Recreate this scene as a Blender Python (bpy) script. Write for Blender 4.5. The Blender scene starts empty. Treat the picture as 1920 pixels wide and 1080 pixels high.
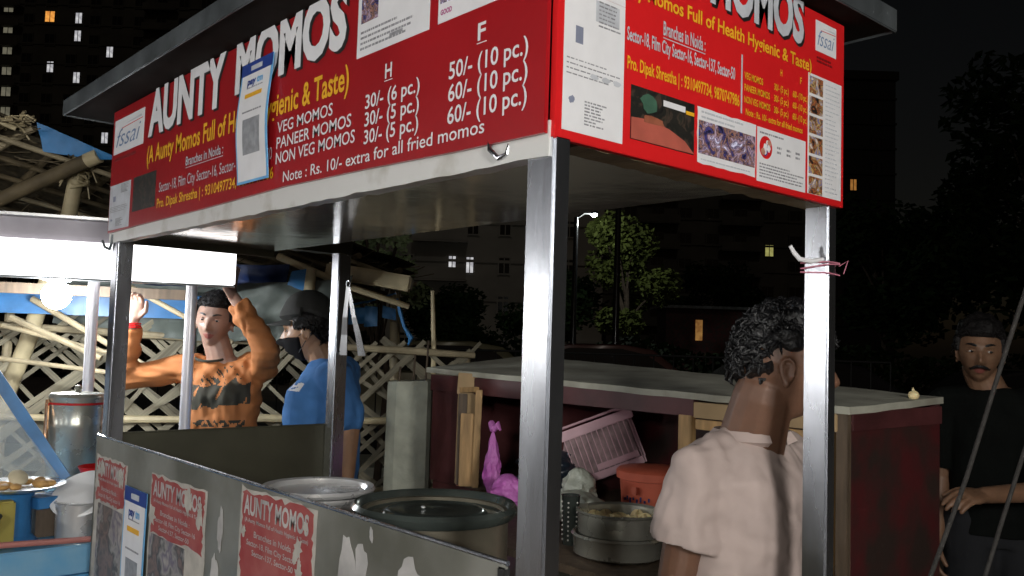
import bpy, bmesh, math, random
from mathutils import Vector, Matrix, noise, Euler
from math import sin, cos, pi, radians, sqrt
random.seed(11)
S = bpy.context.scene
COL = S.collection

# ------------------------------------------------------------------ camera
cam_d = bpy.data.cameras.new("camera")
cam = bpy.data.objects.new("camera", cam_d); COL.objects.link(cam)
fwd = Vector((-0.74894951, 0.65969853, 0.06222917)); rgt = Vector((0.66210287, 0.74878438, 0.03068766)); upv = Vector((0.02635163, -0.06418562, 0.99759))
m = Matrix((rgt, upv, -fwd)).transposed().to_4x4(); m.translation = (0.88305, -0.83728, 1.42891)
cam.matrix_world = m
cam_d.sensor_width = 36; cam_d.lens = 36 * 1660.213 / 1920
cam_d.clip_start = 0.02; cam_d.clip_end = 1500
S.camera = cam
# ------------------------------------------------------------------ night sky + faint moon
w = bpy.data.worlds.new("World"); S.world = w; w.use_nodes = True
nt = w.node_tree; bg = nt.nodes["Background"]
sky = nt.nodes.new("ShaderNodeTexSky"); sky.sky_type = 'NISHITA'; sky.sun_disc = False
sky.sun_elevation = radians(38); sky.sun_rotation = radians(125); sky.air_density = 1.0; sky.dust_density = 2.0
tint = nt.nodes.new("ShaderNodeMix"); tint.data_type = "RGBA"; tint.blend_type = "MULTIPLY"; tint.inputs["Factor"].default_value = 1; tint.inputs["B"].default_value = (1.0, 0.70, 0.48, 1)     # street glow on haze
nt.links.new(sky.outputs[0], tint.inputs["A"]); nt.links.new(tint.outputs["Result"], bg.inputs[0]); bg.inputs[1].default_value = 0.0014
sun_d = bpy.data.lights.new("moon", 'SUN'); sun_d.energy = 0.035; sun_d.angle = radians(0.5); sun_d.color = (1.0, 0.93, 0.82)
sun = bpy.data.objects.new("moon", sun_d); COL.objects.link(sun)
sun.rotation_euler = Vector((sin(radians(125)) * cos(radians(38)), cos(radians(125)) * cos(radians(38)), sin(radians(38)))).to_track_quat('Z', 'Y').to_euler()
S.view_settings.view_transform = 'Standard'; S.view_settings.look = 'None'
S.view_settings.exposure = 0.2; S.view_settings.gamma = 1.0; S.view_settings.use_curve_mapping = False
KEY_W = 205; BULB_W = 42; STREET_W = 190; STALL_W = 24; NEAR_W = 88

def lamp(name, loc, watts, col=(1, 1, 1), r=0.05):
    d = bpy.data.lights.new(name, 'POINT'); d.energy = watts; d.color = col; d.shadow_soft_size = r
    o = bpy.data.objects.new(name, d); COL.objects.link(o); o.location = loc
    return o

# ------------------------------------------------------------------ materials
MATS = {}
def mat(name, col, rough=0.6, metal=0.0, var=0.15, scale=12.0, bump=0.0, bscale=None, emit=0.0, coat=0.0, col2=None, stretch=None, spec=0.5, sss=0.0, rvar=0.0, detail=5, contrast=None):
    if name in MATS: return MATS[name]
    M = bpy.data.materials.new(name); M.use_nodes = True; n = M.node_tree; b = n.nodes["Principled BSDF"]; L = n.links.new
    tc = n.nodes.new("ShaderNodeTexCoord"); mp = n.nodes.new("ShaderNodeMapping"); L(tc.outputs["Object"], mp.inputs[0])
    if stretch: mp.inputs["Scale"].default_value = stretch
    nz = n.nodes.new("ShaderNodeTexNoise"); nz.inputs["Scale"].default_value = scale; nz.inputs["Detail"].default_value = detail
    L(mp.outputs[0], nz.inputs["Vector"])
    rp = n.nodes.new("ShaderNodeValToRGB")
    lo, hi = contrast if contrast else (0.3, 0.7)
    rp.color_ramp.elements[0].position = lo; rp.color_ramp.elements[1].position = hi
    c2 = col2 if col2 else tuple(min(1, c * (1 + var)) for c in col)
    c1 = col if col2 else tuple(c * (1 - var) for c in col)
    rp.color_ramp.elements[0].color = (*c1, 1); rp.color_ramp.elements[1].color = (*c2, 1)
    L(nz.outputs[0], rp.inputs[0]); L(rp.outputs[0], b.inputs["Base Color"])
    b.inputs["Roughness"].default_value = rough; b.inputs["Metallic"].default_value = metal
    b.inputs["Specular IOR Level"].default_value = spec
    if coat: b.inputs["Coat Weight"].default_value = coat; b.inputs["Coat Roughness"].default_value = 0.12
    if sss: b.inputs["Subsurface Weight"].default_value = sss; b.inputs["Subsurface Radius"].default_value = (0.012, 0.005, 0.003); b.inputs["Subsurface Scale"].default_value = 1
    if rvar:
        mr = n.nodes.new("ShaderNodeMapRange"); mr.inputs["To Min"].default_value = max(0.03, rough - rvar); mr.inputs["To Max"].default_value = rough + rvar
        n2 = n.nodes.new("ShaderNodeTexNoise"); n2.inputs["Scale"].default_value = scale * 0.6; n2.inputs["Detail"].default_value = 6; L(mp.outputs[0], n2.inputs["Vector"])
        mr.inputs["From Min"].default_value = 0.3; mr.inputs["From Max"].default_value = 0.7
        L(n2.outputs[0], mr.inputs["Value"]); L(mr.outputs[0], b.inputs["Roughness"])
    if bump:
        bn = n.nodes.new("ShaderNodeBump"); bn.inputs["Strength"].default_value = 1.0; bn.inputs["Distance"].default_value = bump
        n3 = n.nodes.new("ShaderNodeTexNoise"); n3.inputs["Scale"].default_value = bscale or scale; n3.inputs["Detail"].default_value = 4; L(mp.outputs[0], n3.inputs["Vector"])
        L(n3.outputs[0], bn.inputs["Height"]); L(bn.outputs[0], b.inputs["Normal"])
    if emit:
        b.inputs["Emission Strength"].default_value = emit
        L(rp.outputs[0], b.inputs["Emission Color"])
    MATS[name] = M
    return M

steel = mat("brushed_steel", (0.56, 0.58, 0.62), 0.25, 0.98, 0.10, 6, rvar=0.08, bump=0.0012, bscale=7, stretch=(3, 3, .6))
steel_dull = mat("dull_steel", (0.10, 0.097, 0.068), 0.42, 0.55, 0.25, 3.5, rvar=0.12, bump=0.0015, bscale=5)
panel_steel = mat("weathered_panel_steel", (0.13, 0.13, 0.105), 0.45, 0.35, 0.0, 3.5, col2=(0.27, 0.27, 0.24), contrast=(0.36, 0.62), rvar=0.15, bump=0.001, bscale=8)
ceil_steel = mat("mirror_steel", (0.82, 0.76, 0.68), 0.11, 0.86, 0.12, 2.5, rvar=0.03, bump=0.003, bscale=3.2)
pot_steel = mat("pot_aluminium", (0.46, 0.46, 0.40), 0.27, 0.6, 0.15, 14, rvar=0.04, bump=0.0005, bscale=30)
pot_bright = mat("bright_aluminium", (0.72, 0.72, 0.72), 0.28, 0.6, 0.08, 14, rvar=0.03)
pot_dark = mat("dark_lid_metal", (0.10, 0.12, 0.11), 0.2, 0.6, 0.3, 10, rvar=0.1)
roof_metal = mat("eave_sheet", (0.16, 0.18, 0.19), 0.42, 0.7, 0.35, 9, rvar=0.12, bump=0.002, bscale=12)
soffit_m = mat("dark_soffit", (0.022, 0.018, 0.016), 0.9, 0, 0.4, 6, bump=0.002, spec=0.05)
red = mat("dimmed_red_vinyl", (0.33, 0.006, 0.010), 0.38, 0, 0.10, 4, bump=0.0025, bscale=7, coat=0.35)  # long board's vinyl, darkened to stand in for the weaker light there
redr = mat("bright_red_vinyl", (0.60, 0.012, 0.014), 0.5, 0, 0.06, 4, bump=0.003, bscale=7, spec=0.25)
white = mat("white_print", (0.74, 0.74, 0.76), 0.45, 0, 0.05, 20)
yellow = mat("yellow_print", (0.80, 0.42, 0.02), 0.45, 0, 0.06, 20)
orange_p = mat("orange_print", (0.85, 0.30, 0.02), 0.45, 0, 0.06, 20)
black = mat("black_print", (0.012, 0.012, 0.012), 0.5, 0, 0.1, 20)
grayp = mat("grey_print", (0.25, 0.25, 0.27), 0.5, 0, 0.3, 90)
ltgray = mat("pale_grey_print", (0.50, 0.52, 0.56), 0.5, 0, 0.12, 30)
navy = mat("navy_print", (0.02, 0.05, 0.25), 0.4, 0, 0.1, 20)
sky_b = mat("light_blue_print", (0.15, 0.42, 0.72), 0.4, 0, 0.1, 20)
dkred = mat("dark_red_print", (0.20, 0.008, 0.01), 0.45, 0, 0.1, 20)
brownp = mat("brown_print", (0.28, 0.09, 0.05), 0.45, 0, 0.3, 30)
skinp = mat("skin_tone_print", (0.45, 0.22, 0.15), 0.45, 0, 0.3, 30)
greenp = mat("green_print", (0.05, 0.12, 0.08), 0.45, 0, 0.3, 30)
purplep = mat("violet_print", (0.16, 0.12, 0.38), 0.45, 0, 0.3, 30)
plaster = mat("peeling_white_frame", (0.70, 0.70, 0.68), 0.4, 0.2, 0.0, 7, col2=(0.36, 0.33, 0.26), bump=0.0012, bscale=22, contrast=(0.56, 0.72))
oldred = mat("faded_red_poster", (0.28, 0.035, 0.035), 0.6, 0, 0.0, 16, col2=(0.36, 0.10, 0.09), bump=0.001)
paper = mat("torn_paper_backing", (0.42, 0.40, 0.36), 0.8, 0, 0.18, 22, bump=0.001, bscale=30)
smear = mat("white_smear", (0.40, 0.39, 0.38), 0.7, 0, 0.25, 14)
bamboo = mat("bamboo", (0.36, 0.30, 0.19), 0.6, 0, 0.35, 10, bump=0.0015, bscale=26)
bamboo_p = mat("pale_bamboo", (0.58, 0.49, 0.30), 0.55, 0, 0.2, 10, bump=0.0015, bscale=26)
bamboo_d = mat("dark_bamboo", (0.13, 0.10, 0.055), 0.7, 0, 0.4, 10, bump=0.002)
slat_m = mat("split_bamboo_slat", (0.22, 0.195, 0.14), 0.7, 0, 0.0, 5, col2=(0.34, 0.31, 0.22), spec=0.2)
_n = slat_m.node_tree; _oi = _n.nodes.new("ShaderNodeObjectInfo"); _mr = _n.nodes.new("ShaderNodeMapRange"); _mr.inputs["To Min"].default_value = .55; _mr.inputs["To Max"].default_value = 1.15
_mx = _n.nodes.new("ShaderNodeVectorMath"); _mx.operation = "SCALE"; _rp = [q for q in _n.nodes if q.type == "VALTORGB"][0]; _n.links.new(_oi.outputs["Random"], _mr.inputs["Value"]); _n.links.new(_rp.outputs[0], _mx.inputs[0]); _n.links.new(_mr.outputs[0], _mx.inputs["Scale"]); _n.links.new(_mx.outputs[0], _n.nodes["Principled BSDF"].inputs["Base Color"])
thatch = mat("thatch", (0.075, 0.06, 0.035), 0.9, 0, 0.5, 30, bump=0.01)
concrete = mat("concrete", (0.50, 0.52, 0.43), 0.8, 0, 0.18, 12, bump=0.003, bscale=40)
maroon = mat("maroon_paint", (0.075, 0.020, 0.021), 0.55, 0, 0.35, 7, bump=0.0012, bscale=20)
maroon2 = mat("red_brown_paint", (0.075, 0.008, 0.010), 0.6, 0, 0.0, 8, col2=(0.028, 0.016, 0.013), bump=0.0015, bscale=20, contrast=(0.35, 0.62))
boxtop = mat("worn_grey_top", (0.48, 0.48, 0.40), 0.8, 0, 0.0, 7, col2=(0.27, 0.26, 0.21), bump=0.003, bscale=16)
wood = mat("plain_wood", (0.42, 0.26, 0.11), 0.6, 0, 0.3, 6, stretch=(8, 8, 1), bump=0.001)
wood_d = mat("old_wood", (0.10, 0.07, 0.045), 0.65, 0, 0.35, 6, stretch=(8, 8, 1), bump=0.001)
card = mat("cardboard", (0.40, 0.28, 0.15), 0.8, 0, 0.15, 10)
blue_paint = mat("blue_paint", (0.035, 0.17, 0.40), 0.4, 0, 0.3, 9, bump=0.001, rvar=0.1)
tarp_blue = mat("blue_tarp", (0.04, 0.20, 0.46), 0.45, 0, 0.2, 9, bump=0.004)
tarp_grey = mat("grey_tarp", (0.12, 0.14, 0.125), 0.6, 0, 0.35, 7, bump=0.006, bscale=9)
pinkpl = mat("pink_plastic", (0.62, 0.36, 0.42), 0.4, 0, 0.08, 12)
magpl = mat("magenta_plastic_bag", (0.50, 0.10, 0.46), 0.5, 0, 0.0, 14, col2=(0.62, 0.22, 0.58), bump=0.012, bscale=32)
clear_bag = mat("clear_plastic_bag", (0.52, 0.55, 0.47), 0.3, 0, 0.15, 12, bump=0.006, bscale=30)
orpl = mat("orange_red_plastic", (0.72, 0.16, 0.09), 0.4, 0, 0.1, 12)
navybag = mat("dark_blue_bag", (0.02, 0.03, 0.045), 0.35, 0, 0.3, 12, bump=0.006, bscale=25)
dough = mat("momo_dough", (0.80, 0.66, 0.36), 0.5, 0, 0.1, 40, sss=0.1)
lightbox = mat("backlit_acrylic", (1.0, 0.99, 1.0), 0.4, 0, 0.0, 3, emit=1.6)
bulb_m = mat("glowing_bulb", (0.92, 0.97, 1.0), 0.3, 0, 0.0, 3, emit=60)
fascia_g = mat("grey_fascia_sheet", (0.33, 0.31, 0.34), 0.55, 0.2, 0.15, 6)
asphalt = mat("asphalt", (0.045, 0.043, 0.04), 0.85, 0, 0.3, 8, bump=0.004, bscale=60)
dirt = mat("packed_earth", (0.11, 0.085, 0.06), 0.95, 0, 0.3, 3, bump=0.01, bscale=20)
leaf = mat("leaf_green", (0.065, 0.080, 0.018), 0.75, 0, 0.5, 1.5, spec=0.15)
leaf_d = mat("unlit_leaf_green", (0.014, 0.026, 0.008), 0.8, 0, 0.5, 1.5, spec=0.1)  # foliage darkened where no lamp reaches; the shade is in the colour
leaf_l = mat("lit_leaf_green", (0.32, 0.42, 0.22), 0.5, 0, 0.4, 1.5)  # small tree's leaves lightened; the light on them is in the colour
bark = mat("bark", (0.07, 0.05, 0.035), 0.9, 0, 0.3, 12, bump=0.01)
facade = mat("dim_facade", (0.09, 0.085, 0.07), 0.8, 0, 0.25, 0.4)
facade2 = mat("grey_facade", (0.42, 0.41, 0.37), 0.8, 0, 0.2, 0.3)
darkglass = mat("dark_glass", (0.01, 0.012, 0.014), 0.15, 0, 0.2, 1)
win_w = mat("lit_window_white", (0.70, 0.68, 0.78), 0.4, 0, 0.5, 1.5, emit=0.6)
win_d = mat("lit_window_dim", (0.62, 0.58, 0.42), 0.4, 0, 0.3, 1, emit=0.16)
win_o = mat("lit_window_orange", (0.95, 0.32, 0.06), 0.4, 0, 0.4, 2, emit=0.9)
carp = mat("dark_car_paint", (0.02, 0.02, 0.022), 0.25, 0.2, 0.1, 4, coat=0.5)
carp2 = mat("red_car_paint", (0.10, 0.035, 0.03), 0.3, 0.1, 0.1, 4, coat=0.5)
carp3 = mat("olive_car_paint", (0.16, 0.15, 0.08), 0.3, 0.1, 0.1, 4, coat=0.5)
rubber = mat("rubber", (0.015, 0.015, 0.015), 0.7)
skinA = mat("skin_light_brown", (0.30, 0.185, 0.14), 0.45, 0, 0.12, 26, bump=0.0006, bscale=90, sss=0.12)
skinB = mat("skin_brown", (0.155, 0.078, 0.048), 0.5, 0, 0.12, 26, bump=0.0006, bscale=90, sss=0.1)
skinD = mat("skin_deep_tan", (0.20, 0.11, 0.065), 0.5, 0, 0.12, 26, bump=0.0006, bscale=90, sss=0.1)
skinC = mat("skin_tan", (0.34, 0.19, 0.11), 0.45, 0, 0.12, 26, bump=0.0006, bscale=90, sss=0.12)
lip = mat("lips", (0.24, 0.075, 0.06), 0.45, 0, 0.1, 40)
mask_m = mat("black_mask_cloth", (0.006, 0.006, 0.007), 0.9, 0, 0.2, 20, spec=0.15)
hair_far = mat("matt_black_hair", (0.007, 0.006, 0.006), 0.6, 0, 0.4, 60, bump=0.004, bscale=120, spec=0.25)
hair_m = mat("black_hair", (0.006, 0.006, 0.007), 0.45, 0, 0.4, 60, bump=0.004, bscale=120)
eye_w = mat("eye_white", (0.62, 0.60, 0.57), 0.2, 0, 0.03)
eye_d = mat("iris_dark", (0.015, 0.01, 0.008), 0.15)
or_shirt = mat("orange_shirt", (0.40, 0.145, 0.042), 0.8, 0, 0.12, 14, bump=0.003, bscale=16)
or_dark = mat("dark_shirt_print", (0.03, 0.028, 0.018), 0.8, 0, 0.2, 14)
bl_shirt = mat("blue_shirt", (0.05, 0.17, 0.42), 0.8, 0, 0.10, 14, bump=0.003, bscale=14)
pk_shirt = mat("dusty_beige_shirt", (0.46, 0.37, 0.34), 0.8, 0, 0.08, 10, bump=0.004, bscale=10)
bk_shirt = mat("black_shirt", (0.004, 0.005, 0.0045), 0.9, 0, 0.2, 10, spec=0.1, bump=0.003, bscale=12)
trouser = mat("dark_trousers", (0.008, 0.009, 0.012), 0.9, 0, 0.2, 12, bump=0.003)
ropem = mat("rope", (0.02, 0.018, 0.016), 0.8, 0, 0.4, 60, bump=0.003, bscale=160)
capm = mat("dark_cap_cloth", (0.018, 0.018, 0.016), 0.85, 0, 0.2, 20, bump=0.002, bscale=40)

# ------------------------------------------------------------------ mesh helpers
class B:
    def __init__(s): s.v = []; s.f = []; s.mi = []; s.cur = 0
    def add(s, vs, fs, mi=None):
        o = len(s.v); s.v += [Vector(q) for q in vs]; s.f += [tuple(o + i for i in f) for f in fs]; s.mi += [s.cur if mi is None else mi] * len(fs)
        return s
    def box(s, c, d, rot=None, bev=0.0):
        c = Vector(c); R = rot.to_matrix() if isinstance(rot, Euler) else (rot or Matrix.Identity(3))
        if bev > 0:
            bm = bmesh.new(); bmesh.ops.create_cube(bm, size=1)
            for v in bm.verts: v.co = Vector((v.co.x * d[0], v.co.y * d[1], v.co.z * d[2]))
            bmesh.ops.bevel(bm, geom=bm.edges[:], offset=min(bev, min(d) * 0.45), segments=2, affect='EDGES')
            bm.verts.index_update()
            s.add([c + R @ v.co for v in bm.verts], [[v.index for v in f.verts] for f in bm.faces]); bm.free()
            return s
        vs = [c + R @ Vector((x * d[0] / 2, y * d[1] / 2, z * d[2] / 2)) for x in (-1, 1) for y in (-1, 1) for z in (-1, 1)]
        s.add(vs, [(0, 1, 3, 2), (4, 6, 7, 5), (0, 4, 5, 1), (2, 3, 7, 6), (0, 2, 6, 4), (1, 5, 7, 3)])
        return s
    def mm(s, a, b, bev=0.0):
        a = Vector(a); b = Vector(b); return s.box((a + b) / 2, [abs(q) for q in (b - a)], None, bev)
    def rings(s, R, cap=True, closed=True):
        n = len(R[0]); vs = [p for r in R for p in r]; fs = []
        for i in range(len(R) - 1):
            for j in range(n if closed else n - 1):
                k = (j + 1) % n; fs.append((i * n + j, i * n + k, (i + 1) * n + k, (i + 1) * n + j))
        if cap: fs.append(tuple(range(n))[::-1]); fs.append(tuple((len(R) - 1) * n + j for j in range(n)))
        return s.add(vs, fs)
    def tube(s, pts, r, n=10, cap=True):
        pts = [Vector(p) for p in pts]; rs = r if isinstance(r, (list, tuple)) else [r] * len(pts); R = []
        T0 = (pts[1] - pts[0]).normalized(); a = T0.orthogonal().normalized()
        for i, p in enumerate(pts):
            T = (pts[min(i + 1, len(pts) - 1)] - pts[max(i - 1, 0)]).normalized()
            a = (a - T * a.dot(T)).normalized(); b = T.cross(a)
            R.append([p + (a * cos(2 * pi * j / n) + b * sin(2 * pi * j / n)) * rs[i] for j in range(n)])
        return s.rings(R, cap)
    def capsule(s, p0, p1, r0, r1, n=14):
        p0 = Vector(p0); p1 = Vector(p1); d = (p1 - p0); L = d.length; d = d / max(L, 1e-6)
        P = []; rr = []
        for t in (-0.97, -0.8, -0.5, 0): P.append(p0 + d * r0 * t); rr.append(r0 * sqrt(1 - t * t))
        for t in (0.3, 0.6): P.append(p0 + d * L * t); rr.append(r0 + (r1 - r0) * t)
        for t in (0, 0.5, 0.8, 0.97): P.append(p1 + d * r1 * t); rr.append(r1 * sqrt(1 - t * t))
        return s.tube(P, rr, n)
    def sleeve(s, p0, p1, r0, r1, n=20):
        p0 = Vector(p0); p1 = Vector(p1); return s.tube([p0.lerp(p1, k / 6) for k in range(7)], [r0 + (r1 - r0) * k / 6 for k in range(7)], n)
    def lathe(s, c, prof, n=40, axis=None, cap=True):
        c = Vector(c); q = axis.to_track_quat('Z', 'Y').to_matrix() if axis else Matrix.Identity(3)
        R = [[c + q @ Vector((max(r, 1e-4) * cos(2 * pi * j / n), max(r, 1e-4) * sin(2 * pi * j / n), z)) for j in range(n)] for r, z in prof]
        return s.rings(R, cap)
    def ell(s, c, rad, rot=None, nu=20, nv=14):
        R = []; rot = rot or Matrix.Identity(3); c = Vector(c)
        for i in range(nv + 1):
            t = -pi / 2 + pi * (i + 0.15) / (nv + 0.3)
            R.append([c + rot @ Vector((rad[0] * cos(t) * cos(2 * pi * j / nu), rad[1] * cos(t) * sin(2 * pi * j / nu), rad[2] * sin(t))) for j in range(nu)])
        return s.rings(R)
    def loft(s, ringspec, n=24, p=2.4):
        R = []
        for c, a, b, ra, rb in ringspec:
            c = Vector(c); r = []
            for j in range(n):
                t = 2 * pi * j / n; ca, sa = cos(t), sin(t)
                x = abs(ca) ** (2 / p) * (1 if ca > 0 else -1); y = abs(sa) ** (2 / p) * (1 if sa > 0 else -1)
                r.append(c + a * (x * ra) + b * (y * rb))
            R.append(r)
        return s.rings(R)

LOC = {}
def mk(name, b, mats, parent=None, smooth=False, loc=None, bev=None):
    mats = mats if isinstance(mats, (list, tuple)) else [mats]
    me = bpy.data.meshes.new(name)
    org = LOC[parent.name] if parent else Vector(loc or (0, 0, 0))
    me.from_pydata([v - org for v in b.v], [], b.f)
    for M_ in mats: me.materials.append(M_)
    for p_, i in zip(me.polygons, b.mi): p_.material_index = i
    bm = bmesh.new(); bm.from_mesh(me); bmesh.ops.recalc_face_normals(bm, faces=bm.faces); bm.to_mesh(me); bm.free()
    if smooth: 
        me.polygons.foreach_set('use_smooth', [True] * len(me.polygons))
        try: me.set_sharp_from_angle(angle=radians(40))
        except Exception: pass
    o = bpy.data.objects.new(name, me); COL.objects.link(o)
    if parent: o.parent = parent
    else: o.location = org
    if name in ('fine_print', 'print'): o['kind'] = 'stuff'
    LOC[o.name] = org
    return o
def tag(o, label, cat, group=None):
    o['label'] = label; o['category'] = cat
    if group: o['group'] = group
    return o
def thing(name, loc, label, cat, group=None):
    o = bpy.data.objects.new(name, None); COL.objects.link(o); o.location = loc; o.empty_display_size = 0.1
    LOC[o.name] = Vector(loc); return tag(o, label, cat, group)
def struct(name, b, m, **k):
    o = mk(name, b, m, **k); o['kind'] = 'structure'; return o

# planes used for flat printed things: P(u, z, off)
def PL(u, z, o): return Vector((u, -o, z))            # long face of the cart (looks to -y)
def PR(u, z, o): return Vector((o, u, z))             # short face of the cart (looks to +x)
def flat(b, P, pts, off, mi=0, th=0.0006):
    n = len(pts); vs = [P(u, z, off) for u, z in pts] + [P(u, z, off - th) for u, z in pts]
    fs = [tuple(range(n)), tuple(range(2 * n - 1, n - 1, -1))] + [(i, i + n, (i + 1) % n + n, (i + 1) % n) for i in range(n)]
    b.add(vs, fs, mi)
def rect(b, P, u0, u1, z0, z1, off, mi=0): flat(b, P, [(u0, z0), (u1, z0), (u1, z1), (u0, z1)], off, mi)
def torn(b, P, u0, u1, z0, z1, off, mi=0, j=0.006, n=9, seed=1):
    rnd = random.Random(seed); pts = []
    e = [(u0, z0), (u1, z0), (u1, z1), (u0, z1)]
    for k in range(4):
        a = e[k]; c = e[(k + 1) % 4]
        for i in range(n):
            t = i / n; pts.append((a[0] + (c[0] - a[0]) * t + rnd.uniform(-j, j), a[1] + (c[1] - a[1]) * t + rnd.uniform(-j, j)))
    flat(b, P, pts, off, mi)
def blob(b, P, u, z, ru, rz, off, mi, rnd, n=11):
    pts = []
    for i in range(n):
        k = rnd.uniform(0.7, 1.15); pts.append((u + ru * k * cos(2 * pi * i / n), z + rz * k * sin(2 * pi * i / n)))
    flat(b, P, pts, off, mi)

def text_mesh(s, bold=0.0, shear=0.0):
    c = bpy.data.curves.new('lettering', 'FONT'); c.body = s; c.size = 1; c.offset = bold; c.shear = shear; c.resolution_u = 3; c.extrude = 0
    o = bpy.data.objects.new('tmp', c); COL.objects.link(o)
    dg = bpy.context.evaluated_depsgraph_get(); me = o.evaluated_get(dg).to_mesh()
    vs = [v.co.copy() for v in me.vertices]; fs = [tuple(p.vertices) for p in me.polygons]
    o.to_mesh_clear() if hasattr(o, 'to_mesh_clear') else None
    bpy.data.objects.remove(o); bpy.data.curves.remove(c)
    return vs, fs
CAPH = None
def txt(b, P, s, u0, u1, z, cap, off, mi=0, bold=0.012, shear=0.0, warp=None):
    global CAPH
    if CAPH is None: CAPH = max(v.y for v in text_mesh('H')[0])
    vs, fs = text_mesh(s, bold, shear); x0 = min(v.x for v in vs); x1 = max(v.x for v in vs)
    out = []
    for v in vs:
        t = (v.x - x0) / (x1 - x0); uu = u0 + t * (u1 - u0); h = v.y / CAPH * cap
        if warp: uu, h = warp(uu, h, t)
        out.append(P(uu, z + h, off))
    b.add(out, fs, mi)
def lines(b, P, u0, u1, z0, z1, n, off, mi, rnd, h=None, ragged=0.3):
    "rows of tiny illegible print: short dashes"
    for i in range(n):
        z = z1 - (z1 - z0) * (i + 0.5) / n; hh = h or (z1 - z0) / n * 0.35; u = u0; end = u1 - rnd.random() * ragged * (u1 - u0)
        while u < end:
            L = rnd.uniform(0.003, 0.011); rect(b, P, u, min(u + L, end), z - hh / 2, z + hh / 2, off, mi); u += L + rnd.uniform(.0015, .003)
PAL = [black, brownp, skinp, greenp, purplep, white, orange_p, sky_b]
def photo_mat(seed, pal, scale=55.0):
    "a blurry printed photograph: patches of several inks"
    M = bpy.data.materials.new("printed_photo_ink"); M.use_nodes = True; n = M.node_tree; b = n.nodes["Principled BSDF"]; L = n.links.new
    tc = n.nodes.new("ShaderNodeTexCoord"); mp = n.nodes.new("ShaderNodeMapping"); mp.inputs["Location"].default_value = (seed * 1.7, seed * 2.3, seed); L(tc.outputs["Object"], mp.inputs[0])
    nz = n.nodes.new("ShaderNodeTexNoise"); nz.inputs["Scale"].default_value = scale; nz.inputs["Detail"].default_value = 3; nz.inputs["Roughness"].default_value = .55; nz.inputs["Distortion"].default_value = 1.6 if scale > 12 else .25; L(mp.outputs[0], nz.inputs["Vector"])
    rp = n.nodes.new("ShaderNodeValToRGB"); e = rp.color_ramp.elements; e[0].position = .34; e[0].color = (*pal[0], 1); e[1].position = .66; e[1].color = (*pal[-1], 1)
    for k in range(1, len(pal) - 1): q = e.new(.34 + .32 * k / (len(pal) - 1)); q.color = (*pal[k], 1)
    L(nz.outputs[0], rp.inputs[0]); L(rp.outputs[0], b.inputs["Base Color"]); b.inputs["Roughness"].default_value = .45
    return M
INK = {'food': [(.01, .01, .01), (.06, .03, .03), (.45, .14, .03), (.02, .02, .04), (.60, .38, .10), (.10, .12, .35), (.7, .6, .5)],
       'crowd': [(.01, .01, .03), (.08, .07, .30), (.01, .01, .02), (.42, .22, .16), (.03, .03, .08), (.55, .40, .50), (.06, .05, .16), (.75, .75, .95)],
       'dark': [(.008, .008, .008), (.02, .018, .015), (.01, .012, .01), (.06, .04, .03), (.015, .02, .015)],
       'faded': [(.10, .09, .08), (.20, .14, .12), (.06, .06, .06), (.30, .28, .26), (.14, .12, .16), (.36, .33, .30)]}
def photo(name, P, u0, u1, z0, z1, off, seed, parent, base=0, w8=None, n=0, big=0, lab=None, ink='crowd', scale=40.0):
    b = B(); rect(b, P, u0, u1, z0, z1, off)
    return mk(name, b, photo_mat(seed, INK[ink], scale), parent)

# ================================================================== SETTING
W = 1.88; D = 0.794; H0 = 1.12; H1 = 1.7174
g = B(); g.add([(-600, -600, 0), (600, -600, 0), (600, 600, 0), (-600, 600, 0)], [(0, 1, 2, 3)])
struct('ground', g, dirt)
rd = Vector((0.66, 0.75, 0)); rn = Vector((-0.75, 0.66, 0))       # street runs across the view behind the stalls
def slab(c, along, across, z, th, name, m):
    b = B(); c = Vector(c); b.box((c.x, c.y, z - th / 2), (along, across, th), Matrix((rd, rn, Vector((0, 0, 1)))).transposed()); return struct(name, b, m)
slab((-9.5, 10.0, 0), 160, 9, 0.004, 0.02, 'road', asphalt)
slab((-5.4, 6.4, 0), 160, 1.0, 0.14, 0.16, 'pavement', concrete)

# ------------------------------------------------------------------ street lamps
def street_lamp(base, h, arm, label, watts, r=0.06, name='street_lamp', headr=0.3):
    t = thing(name, (base[0], base[1], 0), label, 'street lamp')
    b = Vector((base[0], base[1], 0)); A = Vector(arm)
    mk('pole', B().tube([b, b + Vector((0, 0, h))], [r * 1.3, r * 0.8], 10), carp, t, True)
    mk('arm', B().tube([b + Vector((0, 0, h - 0.05)), b + Vector((0, 0, h + 0.15)) + A * 0.5, b + A + Vector((0, 0, h + 0.15))], r * 0.45, 8), rubber, t, True)
    hd = b + A * 1.1 + Vector((0, 0, h + 0.12))
    mk('lamp_head', B().ell(hd + Vector((0, 0, .05)), (headr, headr * .6, .07)), carp, t, True)
    mk('lamp_glass', B().ell(hd, (headr * .8, headr * .45, .09)), bulb_m, t, True)
    l = lamp('lamp_light', hd - LOC[t.name] - Vector((0, 0, 0.25)), watts, (0.93, 1.0, 0.95), 0.12); l.parent = t
    return t
street_lamp((-20.05, 20.4), 5.75, (0.36, 0.41, 0), 'lit white street lamp on a dark pole, seen far away under the cart roof', STREET_W, 0.09, headr=.17)
pb = thing('utility_pole', (-15.19, 17.09, 0), 'unlit dark utility pole in front of the tree lit by the street lamp', 'pole')
mk('shaft', B().tube([(-15.19, 17.09, 0), (-15.19, 17.09, 7.5)], [.1, .07], 10), carp, pb, True)
mk('crossarm', B().box((-15.19, 17.09, 7.1), (1.2, .08, .08)), carp, pb)

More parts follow.
